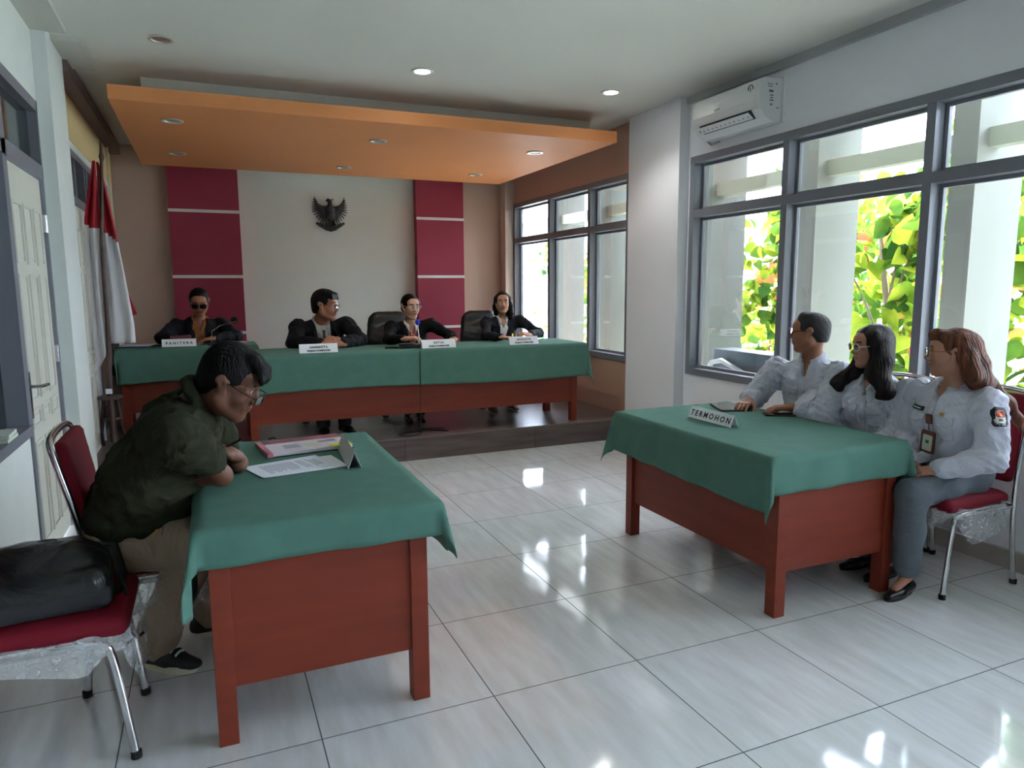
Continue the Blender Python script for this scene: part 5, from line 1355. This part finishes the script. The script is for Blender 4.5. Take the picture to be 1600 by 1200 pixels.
# papers and folder on the near left table
def sheet(M, w, l, t, m, name, parent=None, curl=.0):
    n = 8; vs = []; fs = []
    for k in range(2):
        for i in range(n+1):
            for j in (0, 1):
                u = -w/2+w*i/n; vs.append(M@Vector((u, (-l/2 if j == 0 else l/2), (t if k else 0)+curl*(abs(u)/(w/2))**3)))
    m_ = (n+1)*2
    for i in range(n):
        a = i*2; fs += [[m_+a, m_+a+2, m_+a+3, m_+a+1], [a+1, a+3, a+2, a], [a, a+2, m_+a+2, m_+a], [a+3, a+1, m_+a+1, m_+a+3]]
    fs += [[1, 0, m_, m_+1], [2*n, 2*n+1, m_+2*n+1, m_+2*n]]
    return obj(name, vs, fs, m, parent)
def print_lines(M, w, l, parent, z, seed=3, n=22):
    rng = random.Random(seed); b = MB(); y = l/2-.03
    for i in range(n):
        y -= .0105
        if y < -l/2+.03: break
        if rng.random() < .16: continue
        x = -w/2+.025; xe = w/2-.025-(.06*rng.random() if rng.random() < .4 else 0)
        if i < 3: x, xe = -.05, .05
        while x < xe:
            q = rng.uniform(.006, .020); b.box((x, y, z), (min(x+q, xe), y+.0032, z+.0003), M=M); x += q+.003
    o = b.build('printed_text', mat('print_grey', (92, 94, 100), .8), parent); o['kind'] = 'stuff'; return o
pm = Matrix.Translation((-1.185, .735, CZ+.0))@Matrix.Rotation(math.pi/2+.30, 4, 'Z')@Matrix.Scale(-1, 4, (1, 0, 0))@Matrix.Scale(-1, 4, (0, 1, 0))
s2 = sheet(Matrix.Translation((-1.150, .735, CZ-.0005))@Matrix.Rotation(math.pi/2+.16, 4, 'Z'), .215, .33, .0028, PAPER, 'paper_sheet', None)
tag(s2, 'lower paper sheets sticking out under the printed page on the left table', 'paper')
s1 = sheet(pm@Matrix.Translation((0, 0, .003)), .212, .31, .0012, mat('bright_paper', (222, 228, 240), .6), 'paper_sheet', None, .0012)
tag(s1, 'printed page with rows of text before the person in the olive shirt', 'paper'); print_lines(pm@Matrix.Translation((0, 0, .0043)), .212, .31, s1, .0)
fe = empty('document_folder', (-1.08, 1.06, CZ), 'pink-edged clear document folder with a yellow tab on the left table', 'folder')
FM = Matrix.Translation((-1.085, 1.065, CZ))@Matrix.Rotation(.13, 4, 'Z')
MB().box((-.185, -.12, 0), (.185, .15, .003), M=FM, bev=.001).build('back_cover', mat('black_folder_plastic', (30, 30, 34), .4), fe)
MB().box((-.18, -.115, .003), (.18, .145, .018), M=FM, bev=.002).build('paper_stack', mat('folder_papers', (228, 224, 232), .6), fe)
MB().box((-.19, .075, .018), (.185, .152, .0195), M=FM).box((-.192, -.12, .002), (-.168, .152, .0195), M=FM).build('pink_cover', mat('pink_plastic', (214, 132, 148), .3), fe)
MB().box((-.188, -.122, .0195), (.188, .152, .0205), M=FM).build('clear_sleeve', glass_mat('clear_sleeve_plastic', (.99, .98, .99), .03), fe)
MB().box((.085, -.128, .0205), (.175, -.075, .0215), M=FM, bev=.0003).build('yellow_tab', mat('neon_yellow', (232, 236, 30), .6), fe)
for (x0, y0, x1, y1, c) in ((-.10, -.05, -.03, .02, (160, 170, 186)), (.06, .0, .14, .035, (150, 146, 152)), (-.01, -.04, .06, .01, (224, 222, 176))):
    MB().box((x0, y0, .0182), (x1, y1, .0190), M=FM).build('printed_block', mat('print_%d' % c[0], c, .7), fe)

def device(name, M, w, l, t, label, cat, screen=None, body=BLACKP):
    o = MB().prism(rrect(w, l, min(w, l)*.09, 4), M, t).build(name, body); tag(o, label, cat)
    MB().prism(rrect(w-.008, l-.008, min(w, l)*.07, 4), M@Matrix.Translation((0, 0, t)), .0005).build('screen', screen or mat('glossy_screen', (22, 26, 30), .05, spec=.9), o); return o
device('tablet', Matrix.Translation((1.36, 1.095, CZ))@Matrix.Rotation(-.42, 4, 'Z'), .185, .26, .008, 'dark glossy tablet lying on the right table', 'tablet', mat('glossy_screen', (22, 26, 30), .05, spec=1.0))
device('phone', Matrix.Translation((1.435, .785, CZ))@Matrix.Rotation(1.05, 4, 'Z'), .078, .165, .009, 'black phone lying on the right table near the tablet', 'phone', mat('glossy_screen', (22, 26, 30)))
device('phone', Matrix.Translation((-.005, 3.76, TJ+.0085))@Matrix.Rotation(1.3, 4, 'Z'), .075, .155, .009, 'black phone lying on the stage table beside the microphone', 'phone')
# small camcorder-like device before the speaker
ce = empty('audio_recorder', (.085, 3.70, TJ+.0085), 'small black recording device on the stage table', 'recorder')
MB().box((.025, 3.665, TJ+.0085), (.145, 3.735, TJ+.052), bev=.010).build('recorder_body', BLACKP, ce)
MB().box((.040, 3.662, TJ+.020), (.13, 3.666, TJ+.046), bev=.001).build('recorder_window', mat('glossy_screen', (22, 26, 30)), ce)
me_ = empty('microphone', (.215, 3.72, TJ+.0085), 'gooseneck microphone with a blue foam tip on the stage table', 'microphone')
MB().box((.150, 3.67, TJ+.0085), (.275, 3.79, TJ+.040), bev=.008).build('microphone_base', BLACKP, me_)
autosmooth(MB().tube([(.215, 3.75, TJ+.035), (.215, 3.752, TJ+.10), (.218, 3.79, TJ+.17), (.222, 3.80, TJ+.200)], .0048, 10).build('gooseneck', CHROME, me_))
S = Sdf(); S.ell((.222, 3.803, TJ+.222), (.022, .022, .027)); v, f = S.mesh(.006); obj('foam_windscreen', v, f, mat('blue_foam', (44, 40, 160), .9), me_, True)
cb = MB().tube([(.205, 3.67, TJ+.016), (.175, 3.58, TJ+.013), (.160, 3.535, TJ+.004), (.157, 3.528, TJ-.05), (.155, 3.525, .62), (.152, 3.53, .40), (.150, 3.535, .22), (.13, 3.535, .206), (.03, 3.52, .205), (-.02, 3.60, .205), (.10, 3.72, .205), (.30, 3.78, .205), (.42, 3.74, .205)], .0034, 6)
tag(autosmooth(cb.build('microphone_cable', BLACKP)), 'thin black cable hanging down the front of the long stage table', 'cable')
cl = [(.02+.16*math.cos(t*.55)+.02*t, 3.66+.07*math.sin(t*.9), .206+.002*(t % 2)) for t in range(16)]
tag(autosmooth(MB().tube(cl, .0034, 6).build('loose_cable', BLACKP)), 'tangle of black cable lying on the stage floor below the table', 'cable')
cl = [(-1.02+.05*math.cos(t*.9), 3.66+.06*math.sin(t*.7), .206+.012*t*(1 if t < 6 else .4)) for t in range(9)]
tag(autosmooth(MB().tube(cl, .006, 6).build('power_cord', BLACKP)), 'coiled dark cord under the left end of the stage table', 'cable')
# rear left table
for k, (dx, dy, c, lb) in enumerate(((0, 0, (40, 54, 96), 'blue-edged lower document'), (.02, .03, (204, 208, 220), 'white upper document'))):
    M = Matrix.Translation((-2.06+dx, 4.78+dy, TJ+.021+.010*k))@Matrix.Rotation(-.1-.08*k, 4, 'Z'); tag(MB().box((-.12, -.10, 0), (.12, .10, .0095), M=M).build('document', mat('doc_%d' % k, c, .6)), lb+' of the pair on the rear left table', 'document')
tag(MB().box((-1.775, 4.72, TJ+.021), (-1.605, 4.80, TJ+.112), bev=.008).build('maroon_box', mat('maroon_box_card', (92, 36, 44), .5)), 'maroon box behind the PANITERA card', 'box')
M = Matrix.Translation((-1.24, 4.82, TJ+.021))@Matrix.Rotation(.05, 4, 'Z'); tag(MB().box((-.10, -.06, 0), (.10, .06, .014), M=M, bev=.002).build('notebook', mat('pale_lilac_cover', (186, 172, 190), .5)), 'pale lilac notebook at the right end of the rear left table', 'notebook')
cl = [(-1.93+.14*i/8, 4.84+.02*math.sin(i), TJ+.026) for i in range(9)]; tag(MB().tube(cl, .005, 6).build('black_cord', BLACKP), 'short black cord between the documents and the PANITERA card', 'cable')
g2 = MB().tube([(-1.44, 4.74, TJ+.022), (-1.43, 4.76, TJ+.14), (-1.36, 4.76, TJ+.19), (-1.22, 4.76, TJ+.225)], .0035, 6)
ge = empty('microphone', (-1.44, 4.74, TJ+.021), 'slim gooseneck microphone on the rear left table', 'microphone'); autosmooth(g2.build('gooseneck', CHROME, ge)); MB().box((-1.475, 4.71, TJ+.021), (-1.405, 4.78, TJ+.035), bev=.004).build('microphone_base', BLACKP, ge)

# wall socket on the left crimson column, bird emblem, air conditioner
so_ = empty('wall_socket', (-1.185, YB-.153, 1.10), 'round black wall socket low on the left crimson column', 'socket')
Ms = Matrix.Translation((-1.185, YB-.151, 1.10))@Matrix.Rotation(math.pi/2, 4, 'X'); MB().lathe([(.042, 0), (.040, .012), (.028, .014), (.026, .008), (.001, .007)], n=20, M=Ms).build('socket_plate', BLACKP, so_, False)

def garuda():
    e = empty('eagle_emblem', (-.065, YB-.05, 2.30), 'dark carved eagle emblem hanging on the pale stage wall', 'emblem')
    m = mat('dark_carved_wood', (42, 32, 32), .45, bump=.2, bscale=40); cx, cz, y = -.065, 2.30, YB-.055
    P = lambda x, z, d=0: V(cx+x, y-d, cz+z)
    S = Sdf(); S.ell(P(.0, .02, .02), (.058, .030, .105), None, .03); S.ell(P(0, .06, .03), (.045, .028, .05), None, .02)
    S.chain([P(.0, .10, .03), P(.0, .135, .035), P(-.018, .16, .04)], [.030, .022, .023], .012); S.cone(P(-.02, .160, .045), P(-.055, .152, .05), .014, .005, .008); S.cone(P(.0, .165, .03), P(.040, .172, .03), .012, .005, .008)
    S.ell(P(0, .01, .045), (.030, .010, .036), None, .004)
    S.fn(lambda X, Y, Z: .0022*np.sin((Z)*170+12*np.abs(X-cx)*10)*(Y < y-.02)); v, f = S.mesh(.0055); obj('eagle_body', v, f, m, e, True)
    for sx in (-1, 1):
        S = Sdf(); S.chain([P(sx*.035, .07), P(sx*.10, .075), P(sx*.150, .12)], [.030, .026, .018], .02, 'u', (V(0, 1, 0), .6))
        for i in range(12):
            t = i/11; tip = P(sx*(.166+.034*math.sin(t*2.9+.25)-.075*max(0, t-.55)/.45), .205-.330*t, 0); root_ = P(sx*(.140-.095*t), .115-.10*t, .006)
            S.cone(root_, tip, .014, .0065 if i else .004, .004, 'u', (V(0, 1, 0), .55))
        v, f = S.mesh(.0050); obj('wing', v, f, m, e, True)
    S = Sdf()
    for i in range(9):
        a = (i-4)/4; S.cone(P(a*.02, -.06), P(a*.058, -.150-.008*math.cos(a*2), .0), .014, .008, .006, 'u', (V(0, 1, 0), .6))
    v, f = S.mesh(.0055); obj('tail', v, f, m, e, True)
    for sx in (-1, 1):
        S = Sdf(); S.cone(P(sx*.038, -.03, .02), P(sx*.045, -.105, .02), .016, .010, .01); S.ell(P(sx*.048, -.115, .025), (.020, .016, .012), None, .01); v, f = S.mesh(.0055); obj('leg', v, f, m, e, True)
    S = Sdf(); S.chain([P(-.155, -.105, .03), P(-.11, -.128, .034), P(-.05, -.160, .036), P(0, -.172, .036), P(.05, -.158, .036), P(.11, -.122, .034), P(.150, -.100, .03)], [.016, .020, .024, .025, .024, .020, .016], .01, 'u', (V(0, 1, 0), .6)); v, f = S.mesh(.006); obj('ribbon', v, f, m, e, True)
garuda()

def air_conditioner():
    e = empty('air_conditioner', (XR, 2.06, 2.70), 'white wall air conditioner above the windows', 'air conditioner')
    y0, y1 = 1.72, 2.44; W_ = mat('white_ac_plastic', (222, 224, 224), .3)
    prof = [(XR, 2.555), (XR, 2.845), (XR-.16, 2.845), (XR-.200, 2.825), (XR-.212, 2.70), (XR-.200, 2.640), (XR-.150, 2.585), (XR-.09, 2.555)]
    b = MB(); n = len(prof); vs = [(x, y0, z) for x, z in prof]+[(x, y1, z) for x, z in prof]; b.add(vs, [list(range(n)), [n+i for i in range(n)][::-1]]+[[i, n+i, n+(i+1) % n, (i+1) % n] for i in range(n)])
    o = b.build('housing', W_, e); md = o.modifiers.new('bev', 'BEVEL'); md.width = .006; md.segments = 2; md.limit_method = 'ANGLE'
    MB().add([(XR-.2135, y0+.03, 2.70), (XR-.2135, y1-.03, 2.70), (XR-.203, y1-.03, 2.822), (XR-.203, y0+.03, 2.822), (XR-.210, y0+.03, 2.70), (XR-.210, y1-.03, 2.70), (XR-.199, y1-.03, 2.822), (XR-.199, y0+.03, 2.822)], [[0, 3, 2, 1], [0, 1, 5, 4], [2, 3, 7, 6], [1, 2, 6, 5], [3, 0, 4, 7]]).build('front_panel', W_, e)
    DK = mat('dark_air_outlet', (30, 34, 38), .6)
    b = MB().add([(XR-.2045, y0+.08, 2.640), (XR-.2045, y1-.09, 2.640), (XR-.157, y1-.09, 2.587), (XR-.157, y0+.08, 2.587)], [[0, 1, 2, 3]]); o = b.build('outlet', DK, e); md = o.modifiers.new('t', 'SOLIDIFY'); md.thickness = .004; md.offset = 0
    MB().add([(XR-.222, y0+.085, 2.622), (XR-.222, y1-.095, 2.622), (XR-.176, y1-.095, 2.590), (XR-.176, y0+.085, 2.590), (XR-.219, y0+.085, 2.618), (XR-.219, y1-.095, 2.618), (XR-.173, y1-.095, 2.586), (XR-.173, y0+.085, 2.586)], [[0, 1, 2, 3], [7, 6, 5, 4], [0, 4, 5, 1], [2, 6, 7, 3], [1, 5, 6, 2], [3, 7, 4, 0]]).build('flap', W_, e)
    for k in range(12):
        y = y0+.11+k*(y1-y0-.20)/11; MB().box((XR-.200, y, 2.596), (XR-.188, y+.004, 2.632)).build('louvre', mat('grey_louvre', (120, 124, 128), .5), e)
    Mx = frame(Vector((XR-.2150, 2.14, 2.755)), (0, -1, 0), (.08, 0, 1)); MB().prism(ellp(.045, .010, 20), Mx, .001).build('logo', mat('bright_silver', (246, 248, 250), .2, .3), e)
    Mx = frame(Vector((XR-.2155, 2.14, 2.715)), (0, -1, 0), (.08, 0, 1)); text_mesh('SHARP', Mx, .022, mat('grey_print', (110, 114, 118), .5), 'lettering', e, .0004)
    Mx = frame(Vector((XR-.2125, 1.80, 2.78)), (0, -1, 0), (.08, 0, 1)); g = MB(); g.tube([Mx@Vector((.022*math.cos(t), .022*math.sin(t), 0)) for t in [math.radians(-20+20*i) for i in range(12)]], .0035, 6); g.box((-.003, -.022, 0), (.003, .006, .001), M=Mx); g.build('energy_sticker', mat('sticker_green', (60, 92, 72), .6), e)
    Mx = frame(Vector((XR-.09, y0-.001, 2.70)), (1, 0, 0), (0, 0, 1)); b = MB()
    rng = random.Random(4)
    for (cx, cy, w, h) in ((-.025, .10, .05, .004), (-.025, .085, .04, .004), (.03, .105, .010, .010), (-.015, .055, .036, .013), (-.01, .028, .030, .006), (-.01, .012, .022, .006), (-.01, -.004, .034, .006), (-.012, -.032, .012, .012), (.045, -.05, .024, .005)):
        b.box((cx-w/2, cy-h/2, 0), (cx+w/2, cy+h/2, .0008), M=Mx)
    b.build('printed_marks', mat('dark_grey_print', (62, 66, 70), .6), e)
    MB().box((XR-.012, y0-.02, 2.555), (XR-.001, y1+.04, 2.86), bev=.003).build('mounting_plate', W_, e)
    pe = MB().tube([(XR-.03, 2.52, 2.82), (XR-.03, 2.515, 2.70), (XR-.03, 2.52, 2.655)], [.035, .045, .03], 12); autosmooth(pe.build('pipe_cover', mat('beige_pipe_wrap', (150, 152, 136), .8), e))
    autosmooth(MB().tube([(XR-.04, 2.50, 2.66), (XR-.05, 2.48, 2.58), (XR-.05, 2.40, 2.525), (XR-.05, 2.30, 2.535)], .006, 8).build('pipe', mat('grey_hose', (150, 154, 156), .5), e))
air_conditioner()

# flag on its wooden tripod stand
def flag():
    e = empty('flag', (-2.20, 4.16, ZS), 'red and white flag hanging from a wooden pole on a round-topped stand', 'flag'); WD = mat('dark_flag_wood', (74, 52, 44), .5, var=.2, vscale=6)
    X0, Y0 = -2.205, 4.16
    autosmooth(MB().tube([(X0, Y0, .24), (X0, Y0, .80), (X0+.02, Y0, .95), (X0+.03, Y0, 1.8), (X0+.075, Y0, 2.42)], [.026, .026, .017, .015, .012], 12).lathe([(.014, 0), (.02, .03), (.012, .06), (.003, .17)], (X0+.077, Y0, 2.42), 12).build('pole', WD, e))
    MB().box((X0-.024, Y0-.028, .63), (X0+.02, Y0-.024, .67)).build('white_label', PAPER, e)
    autosmooth(MB().lathe([(.085, .585), (.092, .592), (.092, .602), (.084, .61)], (X0, Y0, 0), 24).build('stand_top', WD, e)); autosmooth(MB().lathe([(.06, .42), (.064, .43), (.06, .44)], (X0, Y0, 0), 20).build('stand_ring', WD, e))
    for k in range(3):
        a = math.radians(-80+120*k); c, s_ = math.cos(a)*.95, math.sin(a); p = [(X0+c*r, Y0+s_*r, z) for r, z in ((.055, .585), (.075, .43), (.095, .32), (.125, .205))]; p = [(max(q[0], -2.285), q[1], q[2]) for q in p]
        autosmooth(MB().tube(p, [.014, .016, .011, .013], 10).build('leg', WD, e))
    # cloth: hangs in vertical folds from the pole, red above white
    def drape(name, side, m_top, m_bot, prof, zs, seed, parent):
        """prof(z) -> outer reach; folds across"""
        n, mz = 40, 60; vs = []; mi = []; fs = []
        for j in range(mz+1):
            z = zs[0]+(zs[1]-zs[0])*j/mz
            for i in range(n+1):
                t = i/n; w = prof(z); x = side*w*t; amp = .028*min(1, (zs[1]-z)/.3+.15)*(.3+t)
                yy = amp*math.sin(t*9.5+seed+.8*math.sin(z*3))+(.02 if side > 0 else -.02)
                zz = z - (.0 if z > zs[0]+.25 else (zs[0]+.25-z)/.25*(t*.16 if side < 0 else -(1-t)*.0))*(1 if side < 0 else 0)
                vs.append((X0+.03+x, Y0+.045+yy, zz))
        for j in range(mz):
            for i in range(n): fs.append([j*(n+1)+i, j*(n+1)+i+1, (j+1)*(n+1)+i+1, (j+1)*(n+1)+i]); z = zs[0]+(zs[1]-zs[0])*j/mz; t = i/n; mi.append(1 if z > (1.90+(-.10*t if side > 0 else .02*t)) else 0)
        o = obj(name, vs, fs, [m_bot, m_top], parent, True, mi); md = o.modifiers.new('t', 'SOLIDIFY'); md.thickness = .003; return o
    RD, WH = mat('red_flag_cloth', (160, 20, 36), .7), mat('white_flag_cloth', (214, 212, 214), .7)
    drape('flag_cloth', -1, RD, WH, lambda z: .02+.085*min(1, (2.42-z)/.45), (.98, 2.42), 1.0, e)
    drape('flag_cloth', 1, RD, WH, lambda z: .015+.16*min(1, (2.42-z)/1.25)**.75, (1.02, 2.42), 3.0, e)
    MB().add([(X0+.15, Y0+.09, 1.50), (X0+.225, Y0+.10, 1.25), (X0+.19, Y0+.105, 1.235), (X0+.13, Y0+.09, 1.30), (X0+.15, Y0+.093, 1.50), (X0+.225, Y0+.103, 1.25), (X0+.19, Y0+.108, 1.235), (X0+.13, Y0+.093, 1.30)], [[0, 1, 2, 3], [7, 6, 5, 4], [0, 4, 5, 1], [1, 5, 6, 2], [2, 6, 7, 3], [0, 3, 7, 4]]).build('red_corner', RD, e)
flag()
tag(MB().box((-2.29, 5.16, ZS), (-2.21, 5.46, .66), bev=.004).build('beige_box', mat('beige_carton', (190, 172, 152), .7)), 'tall beige box against the left wall behind the flag stand', 'box')
tag(MB().box((-2.288, 5.14, .662), (-2.212, 5.44, .76), bev=.02).build('dark_bundle', mat('dark_blue_plastic', (34, 38, 50), .6)), 'dark bundle lying on top of the tall beige box', 'bundle')
for k, c in enumerate(((196, 206, 190), (206, 214, 206))):
    M = Matrix.Translation((-2.325, 1.50, .792+.018*k))@Matrix.Rotation(.05*k, 4, 'Z'); tag(MB().box((-.03, -.09, 0), (.045, .09, .0165), M=M).build('booklet', mat('booklet_%d' % k, c, .6)), ('lower', 'upper')[k]+' pale green booklet on the sill left of the door', 'booklet')

# the black bag on the near chair
def bag():
    e = empty('backpack', (-1.97, .33, .47), 'black leather backpack lying on the near red chair', 'bag'); L_ = mat('bag_black_leather', (19, 20, 23), .30, bump=.5, bscale=6, bdist=.04, bdet=3, bwarp=1.5, var=.1)
    N_ = mat('bag_dark_grey_nylon', (30, 32, 35), .65, bump=.1, bscale=300); c = V(-2.00, .345, .545); th = .10; R = np.array(((math.cos(th), -math.sin(th), 0), (math.sin(th), math.cos(th), 0), (0, 0, 1)))
    P = lambda x, y, z: c+R@V(x, y, z)
    S = Sdf(); S.box(P(-.01, 0, -.010), (.21, .175, .066), R, .04, .03); S.ell(P(.0, .02, .04), (.19, .14, .070), R, .04); S.box(P(-.02, .03, .05), (.15, .115, .035), R, .03, .03)
    S.fn(folds(.007, .75, 9), P(-.3, -.3, -.03), P(.3, .3, .2)); v, f = S.mesh(.008, smooth=1); v[:, 2] = np.maximum(v[:, 2], .482); obj('bag_body', v, f, L_, e, True)
    S = Sdf(); S.box(P(-.01, -.01, -.030), (.216, .172, .036), R, .028, .01); S.fn(folds(.003, .8, 4)); v, f = S.mesh(.009); v[:, 2] = np.maximum(v[:, 2], .480); obj('bag_base', v, f, N_, e, True)
    q = [Vector(P(.19*math.cos(t)*1.02, -.155+.0*t if 0 else -.17*abs(math.sin(t))**.6*(1 if math.sin(t) < 0 else -1), .005)) for t in [math.radians(180+18*i) for i in range(11)]]
    MB().tube(q, .0035, 6).build('seam', BLACKP, e)
    MB().tube([Vector(P(-.10, -.02, .098)), Vector(P(-.085, -.075, .078)), Vector(P(-.07, -.12, .055))], .0045, 6).build('zip', CHROME if 0 else BLACKP, e)
    for k in range(2):
        MB().tube([Vector(P(.03+.028*math.cos(t), .06+.016*math.sin(t), .103-.002*k)) if k == 0 else Vector(P(.03+.012*math.cos(t), .06+.006*math.sin(t), .104)) for t in [i*math.pi/8 for i in range(17)]], .0022, 6).build('embossed_badge', BLACKP, e)
    autosmooth(MB().tube([Vector(P(.15, .10, .06)), Vector(P(.215, .09, .05)), Vector(P(.235, .02, -.03)), Vector(P(.22, -.05, -.055)), Vector(P(.17, -.10, -.055))], .016, 10, rz=.007).build('shoulder_strap', mat('black_webbing', (20, 20, 22), .8), e))
    autosmooth(MB().tube([Vector(P(.21, .03, -.02)), Vector(P(.236, -.04, -.045)), Vector(P(.246, -.09, -.10)), Vector(P(.25, -.085, -.20)), Vector(P(.262, -.07, -.225))], .0055, 8).tube([Vector(P(.235, -.10, -.222)), Vector(P(.28, -.05, -.222))], .005, 8).build('strap_tail', mat('black_webbing', (20, 20, 22)), e))
bag()

# ---------------------------------------------------------------- outside plants and machine
oe = empty('air_cooler', (2.72, 2.50, -.02), 'dark grey box with a curved hose outside the first window pane', 'machine')
MB().box((2.62, 2.12, -.02), (2.86, 2.82, .90), bev=.01).build('machine_casing', mat('dark_grey_casing', (64, 70, 80), .3), oe)
autosmooth(MB().tube([(2.60, 2.86, .70), (2.60, 2.80, .78), (2.59, 2.66, .81), (2.58, 2.5, .77), (2.58, 2.35, .72), (2.59, 2.2, .71)], [.02, .022, .022, .020, .018, .014], 12).build('hose', mat('grey_hose', (150, 154, 156)), oe))

def leaf_mat(name, c1, c2):
    m = bpy.data.materials.new(name); m.use_nodes = True; nt = m.node_tree; N = nt.nodes; L = nt.links; N.clear(); o = N.new('ShaderNodeOutputMaterial')
    g = N.new('ShaderNodeNewGeometry'); n = N.new('ShaderNodeTexNoise'); n.inputs['Scale'].default_value = 3.1; L.new(g.outputs['Position'], n.inputs['Vector'])
    r = N.new('ShaderNodeValToRGB'); r.color_ramp.elements[0].position = .38; r.color_ramp.elements[1].position = .62; r.color_ramp.elements[0].color = (*s2l(c1), 1); r.color_ramp.elements[1].color = (*s2l(c2), 1); L.new(n.outputs['Fac'], r.inputs[0])
    d = N.new('ShaderNodeBsdfDiffuse'); t = N.new('ShaderNodeBsdfTranslucent'); L.new(r.outputs[0], d.inputs[0]); L.new(r.outputs[0], t.inputs[0]); x = N.new('ShaderNodeMixShader'); x.inputs[0].default_value = .55
    L.new(d.outputs[0], x.inputs[1]); L.new(t.outputs[0], x.inputs[2]); L.new(x.outputs[0], o.inputs[0]); return m
LF = [leaf_mat('green_leaf', (50, 82, 36), (88, 118, 42)), leaf_mat('yellow_green_leaf', (100, 128, 38), (150, 160, 52)), leaf_mat('autumn_leaf', (170, 150, 60), (176, 110, 78))]
def tree(x, y, h, rad, n, ls, label, mix=(.5, .42, .08), seed=0, zlo=.2, name='tree'):
    rng = random.Random(seed); e = empty(name, (x, y, -.06), label, 'tree' if name == 'tree' else 'shrub', 'trees and shrubs outside the windows'); vs = []; fs = []; mi = []
    heart = [(0, .03), (.20, -.05), (.42, .07), (.5, .32), (.43, .60), (.22, .86), (0, 1.08), (-.22, .86), (-.43, .60), (-.5, .32), (-.42, .07), (-.20, -.05)]; NH = 12
    cl = [(x+rad*.75*rng.uniform(-1, 1), y+rad*.75*rng.uniform(-1, 1), zlo+(h-zlo)*rng.random()) for _ in range(max(6, n//45))]
    for i in range(n):
        c = rng.choice(cl); s_ = ls*rng.uniform(.55, 1.25); p = Vector((c[0]+rng.gauss(0, rad*.22), c[1]+rng.gauss(0, rad*.22), max(.02, c[2]+rng.gauss(0, .22))))
        d = Vector((rng.gauss(0, 1), rng.gauss(0, 1), rng.gauss(-.7, .6))).normalized(); nn = Vector((rng.gauss(0, 1), rng.gauss(0, 1), rng.gauss(.4, .8))).normalized(); u = d.cross(nn).normalized(); nn = u.cross(d); k = len(vs)
        for (a, b) in heart: vs.append(p+u*a*s_+d*b*s_+nn*(abs(a)*.35-b*b*.22)*s_)
        vs.append(p+d*.45*s_-nn*.04*s_)
        m_ = 0 if (q := rng.random()) < mix[0] else (1 if q < mix[0]+mix[1] else 2)
        for j in range(NH): fs.append([k+j, k+(j+1) % NH, k+NH]); mi.append(m_)
    obj('crown', vs, fs, LF, e, True, mi)
    b = MB(); BK = mat('grey_bark', (128, 116, 100), .9, var=.2, vscale=9)
    b.tube([(x, y, -.1), (x+.05, y-.04, h*.45), (x-.06, y+.06, h*.85)], [.06*h/4+.012, .04*h/4+.01, .015], 8)
    for c in cl[:8]: b.tube([(x+.03, y, min(c[2]*.5, h*.5)), ((x+c[0])/2, (y+c[1])/2, c[2]*.8), c], [.018, .012, .005], 6)
    b.build('trunk', BK, e, True); return e
spec = [(4.75, 1.05, 3.3, .75, 620, .22, 'big-leaved tree just behind the middle window column'), (4.6, 2.75, 2.5, .62, 300, .20, 'broad-leaved shrub behind the machine outside'), (4.5, -.55, 2.7, .6, 700, .10, 'fine-leaved shrub outside the nearest pane'),
        (5.0, 4.1, 2.7, .8, 900, .15, 'leafy tree outside beyond the wall pillar'), (5.6, 6.6, 1.8, .8, 300, .12, 'leafy tree outside the stage windows'), (5.3, 9.0, 1.9, .9, 320, .12, 'yellow-green tree farthest along outside the stage windows'), (6.0, 12.5, 2.1, 1.2, 360, .14, 'distant yellow-green tree seen through the far stage pane'),
        (6.6, 2.1, 3.6, 1.2, 1100, .17, 'tall tree behind the big-leaved tree'), (6.4, .0, 3.4, 1.2, 900, .15, 'tall tree behind the fine-leaved shrub'), (6.8, 4.8, 2.8, 1.2, 700, .16, 'low tree behind the broad-leaved shrub'), (5.0, -2.4, 3.0, 1.0, 400, .14, 'tree outside toward the rear of the room'), (8.5, 8.0, 1.9, 1.6, 400, .18, 'wide distant tree beyond the stage windows')]
for k, (x, y, h, r_, n, ls, lb) in enumerate(spec):
    tree(x, y, h, r_, n, ls, lb, (.42, .46, .12) if k % 3 else (.5, .42, .08), 20+k, name='shrub' if h < 2.8 and k < 3 else 'tree')
